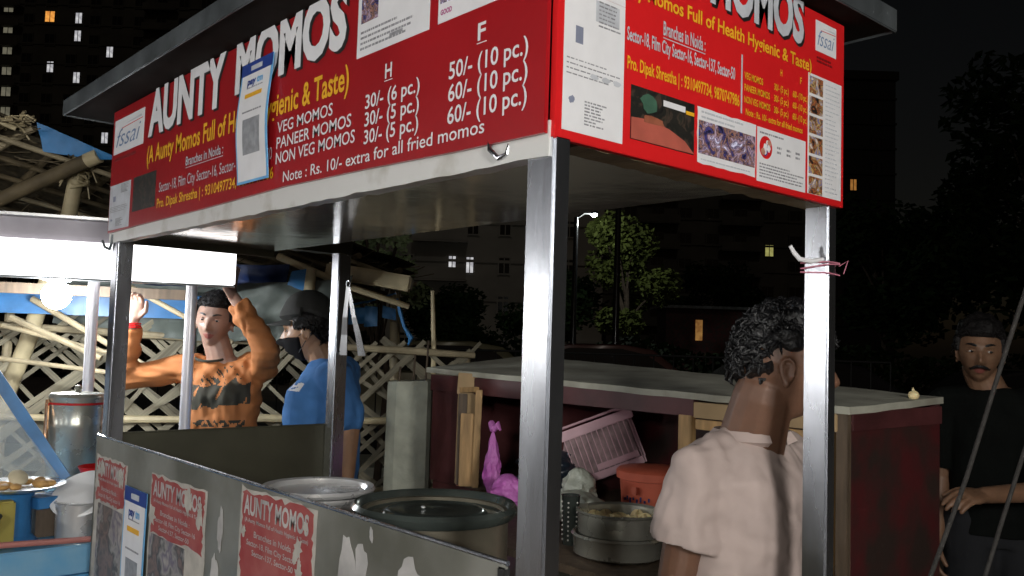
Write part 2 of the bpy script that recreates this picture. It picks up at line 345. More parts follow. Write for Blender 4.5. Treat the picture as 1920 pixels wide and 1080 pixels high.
# ------------------------------------------------------------------ far buildings
PANE = {}
def building(name, c, wdt, dep, hgt, m, label, cols, rows, lit, z0=2.5, ww=1.0, wh=1.3, floor=3.0, u0=None, du=None, balcony=None, extra=()):
    t = thing(name, (c[0], c[1], 0), label, 'building')
    c = Vector((c[0], c[1], 0)); a = rd; n = -Vector((-0.75, 0.66, 0)); Rm = Matrix((a, -n, Vector((0, 0, 1)))).transposed()
    w_ = mk('wall', B().box(c + Vector((0, 0, hgt / 2)), (wdt, dep, hgt), Rm), m, t)
    b = B()
    for k in range(int(hgt / 3)): b.box(c + n * (dep / 2 + .08) + Vector((0, 0, k * 3 + 1.7)), (wdt + .2, .18, .22), Rm)
    ff = mk('floor_band', b, m, t)
    mk('parapet', B().box(c + Vector((0, 0, hgt + .5)), (wdt + .6, dep + .6, 1.0), Rm), m, t)
    first = {}
    cells = []
    for i in range(cols):
        for k in range(rows):
            u = (u0 if u0 is not None else -wdt / 2 + wdt / cols * .5) + i * (du if du else wdt / cols); z = z0 + k * floor
            if all(abs(u - e[0]) > 1.7 or abs(z - e[1]) > 1.9 for e in extra): cells.append((i, k, u, z, lit.get((i, k))))
    cells += [(1, 0, e[0], e[1], e[2]) for e in extra]
    if 1:
        for i, k, u, z, key in cells:
            if 0: pass
            key = key; mm_ = {None: darkglass, 'w': win_w, 'd': win_d, 'o': win_o, 's': mat('small_orange_window', (.9, .35, .08), .4, 0, .3, 2, emit=.3), 'y': mat('lit_window_yellow', (.9, .8, .25), .4, 0, .3, 2, emit=.3)}[key]
            wx = ww * (0.7 if key in ('w', 'y', 's') else 1)
            pos = c + n * (dep / 2 + .05) + a * u + Vector((0, 0, z))
            kk = (key,)
            if kk not in first:
                bb = B().box((0, 0, 0), (wx, .12, wh), Rm); bb2 = B()
                fr = B()
                for sx in (-1, 1): fr.box(a * (sx * wx / 2) + n * .05, (.1, .16, wh + .2), Rm)
                for sz in (-1, 1): fr.box(n * .05 + Vector((0, 0, sz * wh / 2)), (wx + .1, .15, .1), Rm)
                fr.box(n * .05, (.07, .15, wh), Rm)
                mes = []
                for bx, mt in ((bb, mm_), (fr, m)):
                    me = bpy.data.meshes.new('window'); me.from_pydata([v for v in bx.v], [], bx.f); me.materials.append(mt); mes.append(me)
                first[kk] = mes
            o = bpy.data.objects.new('window', first[kk][0]); COL.objects.link(o); o.parent = t; o.location = pos - Vector((c.x, c.y, 0)); LOC[o.name] = pos
            f_ = bpy.data.objects.new('window_frame', first[kk][1]); COL.objects.link(f_); f_.parent = o
            if balcony and i % 2 == 0 and key != 'd':
                pass
    if balcony:
        for i in balcony:
            for k in range(rows):
                u = (u0 if u0 is not None else -wdt / 2 + wdt / cols * .5) + i * (du if du else wdt / cols)
                q = c + n * (dep / 2 + .75) + a * u + Vector((0, 0, z0 + k * floor - 1.3))
                bl = B().box(q, (wdt / cols * 1.5, 1.2, .15), Rm).box(q + n * .56 + Vector((0, 0, .5)), (wdt / cols * 1.5, .08, .95), Rm)
                mk('balcony', bl, m, t)
    return t

bx = Vector((-145.137, 25.923)); by = Vector((-125.637, 52.391))
cc = Vector((-137, 39)); 
building('apartment_tower', (cc.x - 5, cc.y + 4), 46, 14, 72, facade, 'tall dark apartment tower at upper left with a few lit windows', 14, 21,
         {}, z0=2.3, ww=1.5, wh=1.7, floor=3.0, balcony=(2, 9, 12), extra=[(q[0] - .5, q[1], q[2]) for q in ((-7.9, 47.8, 'o'), (-3.6, 47.7, 'w'), (-3.6, 45.0, 'w'), (1.3, 42.7, 'w'), (-7.4, 40.2, 'w'), (-3.4, 38.7, 'w'), (1.3, 29.8, 'w'), (-14.1, 49.1, 'd'), (-14, 45.9, 'd'), (-13.9, 42.7, 'd'), (-13.8, 39.6, 'd'), (-13.7, 36.4, 'd'), (-13.6, 33.4, 'd'))])
building('apartment_block', (-54.5, 46.0), 17, 8, 22, facade2, 'grey mid rise apartment block with two small lit windows, seen beside the front cart post', 6, 7,
         {}, z0=1.4, ww=.9, wh=1.3, floor=3.0, u0=-6.7, du=1.9 + .6, balcony=(1,), extra=[(-3.24, 7.42, 'w'), (-1.87, 7.38, 'w')])
building('high_rise_tower', (-67, 88), 26, 12, 60, facade, 'dim high rise tower behind the lit tree, right of the front cart post', 8, 18, {}, z0=2.3, ww=1.5, wh=1.4, balcony=(2, 5), extra=[(8.3, 13.2, 'y')])
building('dark_block', (-54.6, 101.8), 9, 12, 34, mat('unlit_facade', (.02, .02, .018), .9), 'almost black far block with one small orange lit window near its top', 2, 10, {}, z0=2.3, ww=1.2, wh=1.4, extra=[(-.5, 21.3, 's')])
building('slim_high_rise', (-90, 80), 14, 12, 66, facade2, 'slimmer unlit tower left of the high rise, behind the street lamp', 4, 20, {}, z0=2.3, ww=1.4, wh=1.4)
hut = thing('roadside_hut', (-23.5, 32.1, 0), 'low red brown hut with a glowing orange opening among dark trees', 'hut')
Rr = Matrix((rd, rn, Vector((0, 0, 1)))).transposed()
mk('wall', B().box((-23.5, 32.1, 1.6), (3.6, 2.4, 3.2), Rr), maroon2, hut)
mk('roof', B().box((-23.5, 32.1, 3.25), (4.2, 3.0, .12), Rr), roof_metal, hut)
mk('window', B().box(Vector((-23.5, 32.1, 2.25)) - rn * 1.22 - rd * .35, (.30, .05, .9), Rr), mat('dim_orange_glow', (.9, .35, .1), .5, 0, .5, 4, emit=.22), hut)

# ------------------------------------------------------------------ trees
def tree(base, h, rad, label, lm, seed, leaves=5000, ls=0.12, trunk_r=0.14, crown_z=0.62, group=None, flat_=0.85):
    rnd = random.Random(seed); t = thing('tree', (base[0], base[1], 0), label, 'tree', group); b0 = Vector((base[0], base[1], 0))
    tb = B(); top = b0 + Vector((rnd.uniform(-.3, .3), rnd.uniform(-.3, .3), h * .8))
    tb.tube([b0, b0.lerp(top, .5) + Vector((.1, .05, 0)), top], [trunk_r, trunk_r * .7, trunk_r * .2], 8)
    cl = []
    for k in range(13):
        a = rnd.uniform(0, 2 * pi); z = h * rnd.uniform(crown_z - .25, .98); rr = rad * rnd.uniform(.25, .85) * (1.15 - abs(z / h - crown_z) * 1.3)
        q = b0 + Vector((cos(a) * rr, sin(a) * rr, z)); cl.append((q, rad * rnd.uniform(.25, .5)))
        s0 = b0.lerp(top, min(.95, z / h * .75)); tb.tube([s0, s0.lerp(q, .5) + Vector((0, 0, .1)), q], [trunk_r * .4, trunk_r * .25, .02], 6)
    mk('trunk', tb, bark, t, True)
    cb = B(); vs = []; fs = []
    for i in range(leaves):
        q, r = rnd.choice(cl); d = Vector((rnd.gauss(0, 1), rnd.gauss(0, 1), rnd.gauss(0, 1) * flat_)).normalized() * r * rnd.random() ** .4
        p = q + d; a = Vector((rnd.gauss(0, 1), rnd.gauss(0, 1), rnd.gauss(0, .6))).normalized(); c_ = a.orthogonal().normalized(); s_ = ls * rnd.uniform(.6, 1.3)
        k = len(vs); vs += [p - a * s_, p + c_ * s_ * .5, p + a * s_, p - c_ * s_ * .5]; fs.append((k, k + 1, k + 2, k + 3))
    cb.add(vs, fs); mk('crown', cb, lm, t); return t
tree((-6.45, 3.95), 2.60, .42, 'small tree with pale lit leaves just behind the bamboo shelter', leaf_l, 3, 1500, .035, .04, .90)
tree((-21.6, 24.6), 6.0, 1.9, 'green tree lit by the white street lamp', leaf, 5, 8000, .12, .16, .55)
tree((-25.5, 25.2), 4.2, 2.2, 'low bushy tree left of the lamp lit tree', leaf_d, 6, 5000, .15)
tree((-25.5, 37), 5.6, 3.0, 'broad dark tree right of the lamp lit tree', leaf_d, 7, 7000, .16)
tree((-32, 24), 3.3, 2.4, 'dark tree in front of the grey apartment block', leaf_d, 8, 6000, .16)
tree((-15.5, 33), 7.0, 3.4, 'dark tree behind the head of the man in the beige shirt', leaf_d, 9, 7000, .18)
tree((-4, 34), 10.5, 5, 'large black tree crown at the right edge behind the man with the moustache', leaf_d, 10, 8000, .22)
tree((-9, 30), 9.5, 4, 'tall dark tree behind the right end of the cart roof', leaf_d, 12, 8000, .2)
hb = B(); rnd = random.Random(4)
vs = []; fs = []
for i in range(16000):
    t_ = rnd.uniform(-30, 26); p = Vector((-17, 18.5, 0)) + rd * t_ + rn * rnd.uniform(0, 1.4); hh = 1.5 + .45 * noise.noise(Vector((t_ * .45, 0, 0)))
    p.z = rnd.uniform(0, hh); a = Vector((rnd.gauss(0, 1), rnd.gauss(0, 1), rnd.gauss(0, 1))).normalized(); c_ = a.orthogonal(); c_.normalize(); s_ = .12 * rnd.uniform(.6, 1.3)
    k = len(vs); vs += [p - a * s_, p + c_ * s_ * .6, p + a * s_, p - c_ * s_ * .6]; fs.append((k, k + 1, k + 2, k + 3))
hb.add(vs, fs); hd_ = mk('roadside_shrubs', hb, leaf_d); hd_['kind'] = 'stuff'; tag(hd_, 'dark mass of low shrubs along the far side of the street', 'shrubs')

# railing
rl = thing('street_railing', (-7.0, 7.2, 0), 'thin dark railing along the street behind the wooden box', 'railing')
rb = B(); R0 = Vector((-7.0, 7.2, 0))
mk('top_rail', B().tube([R0 - rd * 6 + Vector((0, 0, 1.33)), R0 + rd * 4 + Vector((0, 0, 1.33))], .014, 6), rubber, rl)
mk('bottom_rail', B().tube([R0 - rd * 6 + Vector((0, 0, .3)), R0 + rd * 4 + Vector((0, 0, .3))], .014, 6), rubber, rl)
bar0 = None
for i in range(41):
    q = R0 + rd * (-6 + .25 * i)
    if bar0 is None: bar0 = mk('bar', B().tube([q + Vector((0, 0, .02)), q + Vector((0, 0, 1.33))], .009, 5), rubber, rl); q0 = q
    else:
        o = bar0.copy(); COL.objects.link(o); o.location = q - q0; o.parent = rl

# ------------------------------------------------------------------ parked cars
def car(pos, ang, m, label, h=1.45, L=4.1, wd=1.68):
    t = thing('parked_car', (pos[0], pos[1], 0), label, 'car', 'cars parked along the street'); c = Vector((pos[0], pos[1], 0)); R = Matrix.Rotation(ang, 3, 'Z')
    prof = [(-.5, .22), (-.5, .55), (-.47, .62), (-.25, .66), (-.13, .93), (-.05, .99), (.18, 1.0), (.30, .95), (.43, .68), (.5, .62), (.5, .22)]
    b = B(); rr = []
    for s_, k in ((-1, .86), (-.97, 1), (-.6, 1.0), (.6, 1.0), (.97, 1), (1, .86)):
        r = []
        for x, z in prof:
            zz = z * h; yy = s_ * wd / 2 * (1 - .16 * max(0, (z - .6) / .4)); r.append(c + R @ Vector((x * L * (1 if abs(s_) < .99 else .985), yy, zz if abs(s_) < 1 else zz - .02)))
        rr.append(r)
    b.rings(rr); mk('body', b, m, t, True)
    gl = B()
    for s_ in (-1, 1):
        k = s_ * (wd / 2 * .92 + .004)
        gl.add([c + R @ Vector((x * L, s_ * (wd / 2 * (1 - .16 * max(0, (z - .6) / .4)) + .006), z * h)) for x, z in ((-.21, .70), (-.12, .9), (-.04, .95), (.17, .955), (.27, .9), (.38, .70))], [(0, 1, 2, 3, 4, 5)])
    mk('window', gl, darkglass, t)
    for sx in (-.32, .32):
        for sy in (-1, 1):
            p = c + R @ Vector((sx * L, sy * (wd / 2 - .08), .31)); ax = R @ Vector((0, 1, 0))
            wv = mk('wheel', B().lathe(p - ax * .1, [(.14, 0), (.31, 0), (.31, .2), (.14, .2)], 16, ax), rubber, t)
            mk('rim', B().lathe(p + ax * (sy * .1 - .01), [(.02, 0), (.17, 0), (.17, .02), (.02, .02)], 12, ax), steel, wv)
    for sy in (-1, 1):
        mk('headlight', B().ell(c + R @ Vector((-.49 * L, sy * .6, .55 * h)), (.06, .16, .06), R), white, t)
        mk('tail_light', B().ell(c + R @ Vector((.49 * L, sy * .6, .56 * h)), (.05, .12, .06), R), redr, t)
    return t
ANG = math.atan2(.75, .66)
car((-9.9, 7.0), ANG + .05, carp3, 'parked car with dull olive roof, behind the bamboo fence', 1.44, 3.7)
car((-9.6, 9.9), ANG, carp2, 'parked car with reddish roof, left of the front cart post', 1.46, 3.9)
car((-7.1, 11.8), ANG, carp, 'black parked car right of the front cart post, nearest to the white street lamp', 1.3, 4.1)
car((-4.6, 14.8), ANG - .03, carp, 'black parked car beside the head of the man in the beige shirt', 1.25, 4.1)

# ================================================================== BAMBOO FENCE
FP = Vector((-4.34, -.31, 0)); FD = Vector((.444, .896, 0)).normalized(); FN = Vector((FD.y, -FD.x, 0)); FL = 3.0
fence = thing('lattice_fence', FP, 'crooked lattice fence of split bamboo slats behind the stalls', 'fence')
sl_me = None
def slat(a, b_, wd, th, off):
    global sl_me
    if sl_me is None:
        bb = B().box((0, 0, 0), (1, 1, 1), None, .08); sl_me = bpy.data.meshes.new('slat'); sl_me.from_pydata(bb.v, [], bb.f); sl_me.materials.append(slat_m)
    o = bpy.data.objects.new('slat', sl_me); COL.objects.link(o); o.parent = fence
    ax = (b_ - a); L = ax.length; ax.normalize(); n = FN; cr = n.cross(ax).normalized()
    M4 = Matrix((ax * L, cr * wd, ax.cross(cr) * th)).transposed().to_4x4(); M4.translation = (a + b_) / 2 + FN * off - FP
    o.matrix_local = M4
rnd = random.Random(21)
sp = .100; ZB, = (.45,)
def top(u): return 1.40 + (.10 if u < 1.0 else 0) - .01 * (u / 3)
for dirn in (1, -1):
    i = -10
    while True:
        u0 = i * sp + rnd.uniform(-.025, .025); i += 1
        if u0 > FL + 1.3: break
        an = radians(rnd.gauss(41, 6)); dx = cos(an) * dirn; dz = sin(an)
        zb = ZB; ext = rnd.uniform(-.07, .09)
        L = (top(max(0, min(FL, u0))) - zb) / dz + ext
        ua, ub = u0, u0 + dx * L; za, zb2 = zb, zb + dz * L
        # clip to the fence span
        def clip(ua, za, ub, zb_):
            lo, hi = -.05, FL + rnd.uniform(-.1, .08)
            if (ua < lo and ub < lo) or (ua > hi and ub > hi): return None
            P_ = [(ua, za), (ub, zb_)]
            for k in (0, 1):
                for lim, s_ in ((lo, -1), (hi, 1)):
                    u, z = P_[k]; u2, z2 = P_[1 - k]
                    if (u - lim) * s_ > 0: t_ = (lim - u2) / (u - u2); P_[k] = (lim, z2 + (z - z2) * t_)
            return P_
        if dirn == -1: ua, ub = u0, u0 - cos(an) * L
        c_ = clip(ua, za, ub, zb2)
        if not c_: continue
        (ua, za), (ub, zb2) = c_
        if abs(ub - ua) < .12: continue
        slat(FP + FD * ua + Vector((0, 0, za)), FP + FD * ub + Vector((0, 0, zb2)), rnd.uniform(.018, .034), .006, (.012 if dirn == 1 else -.002) + rnd.uniform(-.003, .003))
for z, m_ in ((1.36, bamboo), (1.0, bamboo_p), (.62, bamboo)):
    pts = [FP + FD * (FL * k / 8 - .05) + FN * .035 + Vector((0, 0, z + (.10 * (1 - k / 8) if z > 1.1 else -.02 * k / 8) + rnd.uniform(-.01, .01))) for k in range(9)]
    mk('rail', B().tube(pts, [.017 + .004 * (k % 2) for k in range(9)], 8), m_, fence, True)
for a_p, b_p, r_p in (((-3.784, .15, 1.478), (-3.508, .48, 1.30), .016), ((-3.716, .219, 1.568), (-3.28, .75, 1.19), .015), ((-3.433, .533, 1.656), (-3.13, .95, 1.39), .013), ((-3.80, .12, 1.44), (-3.45, .60, 1.30), .012), ((-3.9, .0, 1.30), (-3.4, .62, 1.22), .012)):
    mk('loose_cane', B().tube([a_p, b_p], [r_p, r_p * .9], 8), bamboo, fence, True)
for u in (.55, 1.55, 2.9):
    mk('post', B().tube([FP + FD * u - FN * .04, FP + FD * (u + .02) - FN * .04 + Vector((0, 0, 1.36 if u > 1 else 1.6))], [.028, .022], 8), bamboo, fence, True)
st = mk('bamboo_stick', B().tube([(-3.15, 2.14, 0), (-3.157, 2.15, 1.35), (-3.16, 2.128, 1.712)], [.017, .014, .012], 8), bamboo_p, None, True, loc=(-3.15, 2.14, 0)); tag(st, 'thin upright bamboo stick rising from the right end of the lattice fence', 'stick')

pl = thing('concrete_pillar', (-2.70, 1.68, 0), 'short pale concrete pillar with rusty rods on top, left of the maroon box', 'pillar')
pb_ = B(); cx = Vector((-2.70, 1.68, 0)); a_ = rd; b2 = rn
pts = []
for z, k in ((0, 1.03), (.6, 1.0), (1.215, .98), (1.232, .94)):
    r = []
    for q in ((-1, -.62), (-.55, -1), (.86, -.95), (1, -.6), (1, .8), (.8, 1), (-.8, 1), (-1, .7)):
        r.append(cx + a_ * q[0] * .108 * k + b2 * q[1] * .1 * k + Vector((0, 0, z + (.006 * q[0] if z > 1 else 0))))
    pts.append(r)
pb_.rings(pts); mk('shaft', pb_, concrete, pl)
for q in ((-.06, -.05), (.0, .04), (.07, -.04)):
    mk('steel_rod', B().tube([cx + a_ * q[0] + b2 * q[1] + Vector((0, 0, 1.1)), cx + a_ * (q[0] + .012) + b2 * q[1] + Vector((0, 0, 1.36 + q[0]))], .005, 6), wood_d, pl, True)

# ================================================================== THATCHED SHELTER
sh = thing('bamboo_shelter', (-4.0, .35, 0), 'rough lean-to shelter with dark bamboo and thatch roof behind the stalls', 'shelter')
A_ = Vector((-3.725, .16, 2.39)); B_ = Vector((-3.384, 2.168, 1.79)); C_ = Vector((-5.25, -.7, 2.02)); D_ = Vector((-4.994, 2.4, 1.62)); A2 = Vector((-3.80, -.35, 2.44))
def rp(s_, t_): return A2.lerp(B_, s_).lerp(C_.lerp(D_, s_), t_)
b = B(); N1 = 20
vs = []; 
for i in range(N1 + 1):
    for j in range(N1 + 1):
        p = rp(i / N1, j / N1); vs.append(p + Vector((0, 0, .03 + .015 * noise.noise(p * 5))))
fs = [(i * (N1 + 1) + j, (i + 1) * (N1 + 1) + j, (i + 1) * (N1 + 1) + j + 1, i * (N1 + 1) + j + 1) for i in range(N1) for j in range(N1)]
o_ = len(vs); vs2 = vs + [v + Vector((0, 0, .05)) for v in vs]; fs2 = fs + [tuple(o_ + q for q in f[::-1]) for f in fs]
b.add(vs2, fs2); mk('thatch', b, thatch, sh, True)
for k in range(10):
    s_ = (k + .5) / 10; p0 = rp(s_, -.03); p1 = rp(s_ + rnd.uniform(-.02, .02), 1)
    mk('rafter', B().tube([p0, p0.lerp(p1, .5), p1], [.018, .022, .024], 8), bamboo_d, sh, True)
for k in range(9):
    t_ = k / 8; p0 = rp(-.02, t_) - Vector((0, 0, .035)); p1 = rp(1.0, t_) - Vector((0, 0, .035))
    mk('batten', B().tube([p0, p0.lerp(p1, .5) + Vector((0, 0, .012)), p1], [.014, .012, .014], 8), bamboo_d if k % 3 else bamboo, sh, True)
b = B()
for k in range(260):
    s_ = rnd.random(); t_ = rnd.random() ** 1.5 * .9 ; p0 = rp(s_, t_) + Vector((0, 0, .02)); d = Vector((rnd.gauss(0, 1), rnd.gauss(0, 1), rnd.gauss(0, .15))).normalized() * rnd.uniform(.1, .35)
    b.tube([p0, p0 + d * .5 - Vector((0, 0, rnd.uniform(0, .03))), p0 + d], .003, 4)
mk('loose_straw', b, bamboo_d, sh)['kind'] = 'stuff'
# beam with a hollow end
p0 = Vector((-3.973, .02, 1.99)); p1 = Vector((-3.55, .40, 2.24)); ax = (p1 - p0).normalized()
pb2 = p0 - ax * .9
mk('beam', B().tube([pb2, p1], [.036, .034], 14, True), bamboo_d, sh, True)
mk('beam_end', B().lathe(p1, [(.018, -.03), (.0355, -.03), (.0355, .035), (.018, .035), (.018, -.028)], 16, ax, cap=False), bamboo_p, sh, True)
mk('beam', B().tube([Vector((-4.15, -.3, 1.98)), Vector((-3.72, .18, 2.37))], [.02, .018], 10), bamboo, sh, True)
mk('post', B().tube([(-3.70, .385, 2.26), (-3.75, .366, 1.99), (-4.0, .277, 1.36), (-4.084, .222, 1.12), (-4.2, .17, .6), (-4.25, .15, 0)], [.033, .036, .04, .042, .045, .047], 12), bamboo_p, sh, True)
mk('post', B().tube([(-3.48, 2.15, 0), (-3.5, 2.1, 1.8)], [.035, .03], 10), bamboo, sh, True)
for k in range(7):
    c0 = Vector((-3.705, .392, 2.20 - k * .012)); r = .04 + .004 * rnd.random(); nn = 14
    ring = [c0 + Vector((cos(2 * pi * q / nn) * r, sin(2 * pi * q / nn) * r, .02 * sin(2 * pi * q / nn + k))) for q in range(nn + 1)]
    mk('lashing', B().tube(ring, .004, 5), bamboo_p, sh, True)
b = B()
for q in range(9):
    c0 = Vector((-3.70, .39, 2.2)); d = Vector((rnd.gauss(.4, 1), rnd.gauss(.3, 1), rnd.gauss(-.3, 1))).normalized() * rnd.uniform(.05, .13)
    b.tube([c0, c0 + d * .6 + Vector((0, 0, .02)), c0 + d - Vector((0, 0, .05))], .0035, 5)
for q in range(22):
    c0 = Vector((-3.74, .13, 2.385)) + Vector((rnd.gauss(0, .03), rnd.gauss(0, .04), rnd.gauss(0, .02))); d = Vector((rnd.gauss(0, 1), rnd.gauss(-.6, 1), rnd.gauss(0, .6))).normalized() * rnd.uniform(.04, .12)
    b.tube([c0, c0 + d * .5 + Vector((0, 0, .012)), c0 + d], rnd.uniform(.003, .008), 5)
mk('frayed_fibres', b, bamboo_p, sh)['kind'] = 'stuff'
mk('pole', B().tube([(-3.76, -.25, 2.45), (-3.69, .10, 2.35)], [.014, .011], 8), bamboo_p, sh, True)
mk('pole', B().tube([(-3.85, -.3, 2.38), (-3.78, .08, 2.28)], [.012, .01], 8), bamboo, sh, True)
# board under the eave at the right end
bd = B(); P0 = Vector((-3.45, 1.62, 1.80)); P1 = Vector((-3.153, 1.98, 1.735)); ax = (P1 - P0); L = ax.length; ax.normalize(); sd = Vector((-ax.y, ax.x, 0)).normalized(); Rb = Matrix((ax, sd, ax.cross(sd))).transposed()
bd.box((P0 + P1) / 2, (L, .16, .085), Rb, .012); mk('eave_board', bd, bamboo_p, sh)
mk('eave_pole', B().tube([P0 + Vector((-.1, -.25, .06)), P0 + Vector((.22, .02, -.10)), P1 + Vector((-.03, 0, -.12))], [.02, .018, .016], 8), bamboo_p, sh, True)
# sheet helper
def sheet(name, pts4, m, parent=None, n=16, amp=.02, freq=6, th=.004, label=None, cat=None, sag=0.0, seed=0):
    a, b_, c, d = [Vector(q) for q in pts4]; vs = []
    nrm = (b_ - a).cross(d - a).normalized()
    for i in range(n + 1):
        for j in range(n + 1):
            s_, t_ = i / n, j / n; p = a.lerp(b_, s_).lerp(d.lerp(c, s_), t_)
            vs.append(p + nrm * amp * (noise.noise(p * freq + Vector((seed, 0, 0))) + .5 * noise.noise(p * freq * 2.3)) - Vector((0, 0, sag * 4 * s_ * (1 - s_))))
    fs = [(i * (n + 1) + j, (i + 1) * (n + 1) + j, (i + 1) * (n + 1) + j + 1, i * (n + 1) + j + 1) for i in range(n) for j in range(n)]
    k = len(vs); b = B().add(vs + [v - nrm * th for v in vs], fs + [tuple(k + q for q in f[::-1]) for f in fs])
    if parent: o = mk(name, b, m, parent, True)
    else: o = mk(name, b, m, None, True, loc=tuple(a)); tag(o, label, cat)
    return o
sheet('tarpaulin', [(-3.68, .185, 2.395), (-3.44, .50, 2.235), (-3.53, .42, 2.235), (-3.70, .225, 2.265)], tarp_blue, None, amp=.012, label='small triangular bright blue tarp scrap on the shelter eave at upper left', cat='tarp')
sheet('tarpaulin', [(-4.05, .45, 1.70), (-3.18, 1.62, 1.76), (-3.22, 1.52, 1.43), (-4.05, .40, 1.46)], tarp_grey, None, n=44, amp=.075, freq=5.5, label='dark grey crumpled tarp hanging over the lattice fence behind the two men', cat='tarp', sag=.05)
sheet('tarpaulin', [(-3.95, .75, 1.86), (-3.50, 1.42, 1.82), (-3.50, 1.40, 1.72), (-3.95, .8, 1.66)], mat('deep_blue_tarp', (0.012, .035, .14), .5, 0, .3, 9, bump=.004), None, n=24, amp=.05, label='deep blue tarp strip under the shelter roof above the grey tarp', cat='tarp', sag=.03)
sheet('tarpaulin', [(-3.36, 1.36, 1.77), (-3.30, 1.43, 1.79), (-3.31, 1.42, 1.62), (-3.39, 1.33, 1.63)], tarp_blue, None, amp=.02, label='bright blue cloth scrap beside the short pale bamboo stub', cat='tarp')
sb = mk('bamboo_stub', B().tube([(-3.30, 1.44, 1.79), (-3.31, 1.43, 1.61)], [.028, .03], 10), bamboo_p, None, True, loc=(-3.31, 1.43, 1.61)); tag(sb, 'short pale bamboo stub hanging beside the blue cloth scrap', 'bamboo')
rg = [((-3.52, 1.74, 1.60), (-3.42, 1.85, 1.605), .10), ((-3.42, 1.85, 1.615), (-3.37, 1.90, 1.61), .12), ((-3.345, 1.92, 1.62), (-3.29, 1.97, 1.60), .07)]
for k, (a, b_, h) in enumerate(rg):
    sheet('plastic_rag', [a, b_, (b_[0] + .005, b_[1], b_[2] - h * .9), (a[0], a[1], a[2] - h)], tarp_blue, None, 8, .015, 12, label=['leftmost of three blue plastic rags hanging under the shelter eave', 'middle and longest of three blue plastic rags hanging under the shelter eave', 'rightmost and smallest of three blue plastic rags under the shelter eave'][k], cat='rag')
rb_ = mk('blue_ribbon', B().tube([(-3.28, 1.97, 1.66), (-3.27, 1.99, 1.58), (-3.255, 2.01, 1.50), (-3.23, 2.04, 1.44), (-3.24, 2.03, 1.40)], [.006, .012, .009, .016, .004], 6), tarp_blue, None, True, loc=(-3.28, 1.97, 1.66)); tag(rb_, 'long thin blue plastic ribbon dangling in front of the lattice fence', 'ribbon')
rp_ = mk('ribbon_cord', B().tube([(-3.50, 1.72, 1.60), (-3.40, 1.86, 1.64), (-3.28, 1.96, 1.69), (-3.29, 1.93, 1.74)], .006, 6), tarp_blue, None, True, loc=(-3.5, 1.72, 1.6)); tag(rp_, 'blue twisted plastic cord carrying the rags under the shelter eave', 'cord')

# ================================================================== NEIGHBOUR STALL
nd = Vector((.381, .925, 0)).normalized(); nn_ = Vector((nd.y, -nd.x, 0)); E0 = Vector((-2.46, .65, 0)); Rn = Matrix((nd, nn_, Vector((0, 0, 1)))).transposed()
ns = thing('snack_stall', E0 - nd * .8 - nn_ * .4, 'neighbouring snack stall with glowing white sign band and blue frame, left of the momo cart', 'stall')
def NS(u, v, z): return E0 - nd * u - nn_ * v + Vector((0, 0, z))   # u: towards the left of the photo, v: away
mk('light_box', B().box(NS(.85, .03, 1.692), (1.7, .05, .137), Rn, .006), lightbox, ns)
mk('fascia_sheet', B().box(NS(.88, .05, 1.802), (1.66, .03, .083), Rn, .004), fascia_g, ns)
mk('fascia_lip', B().box(NS(.88, .03, 1.850), (1.66, .07, .010), Rn), pot_bright, ns)
mk('light_box_rim', B().box(NS(.85, .03, 1.619), (1.70, .06, .006), Rn), roof_metal, ns)
mk('roof', B().box(NS(.95, .62, 1.83), (1.8, 1.1, .02), Rn), roof_metal, ns)
mk('side_fascia', B().box(NS(0.02, .6, 1.72), (.02, 1.08, .16), Rn), fascia_g, ns)
mk('back_beam', B().box(NS(.85, 1.12, 1.56), (1.66, .04, .12), Rn), blue_paint, ns)
mk('front_beam', B().box(NS(.9, .62, 1.60), (1.5, .05, .045), Rn), wood_d, ns)
pipe_w = mat('white_metal_pipe', (.78, .76, .80), .3, .3, .05, 9)
mk('post', B().tube([NS(.16, .04, .1), NS(.16, .04, 1.615)], .021, 16), pipe_w, ns, True)
mk('post', B().tube([(-2.835, .235, .1), (-2.835, .235, 1.62)], .021, 16), pipe_w, ns, True)
mk('post', B().tube([NS(1.55, .06, .1), NS(1.55, .06, 1.615)], .021, 16), steel, ns, True)
mk('post', B().tube([NS(1.55, 1.08, .1), NS(1.55, 1.08, 1.6)], .021, 16), steel, ns, True)
mk('post', B().tube([NS(.16, 1.08, .1), NS(.16, 1.08, 1.6)], .021, 16), steel, ns, True)
# table of the stall
TX = -1.99
bp2 = mat('lit_worn_blue_paint', (.10, .33, .58), .4, 0, 0.0, 9, col2=(.22, .42, .58), rvar=.1)  # blue paint lightened; the highlight on the counter is in the colour
mk('counter', B().mm((TX - .85, -.75, .745), (TX - .02, .55, .775), .004), bp2, ns)
mk('counter_edge', B().mm((TX - .02, -.76, .70), (TX, .56, .785), .004), bp2, ns)
mk('counter_rim', B().mm((TX - .005, -.76, .672), (TX + .012, .56, .697), .003), mat('pale_blue_paint', (.10, .32, .55), .4, 0, .2, 9), ns)
mk('lower_cabinet', B().mm((TX - .85, -.7, .12), (TX - .06, .5, .745), .004), blue_paint, ns)
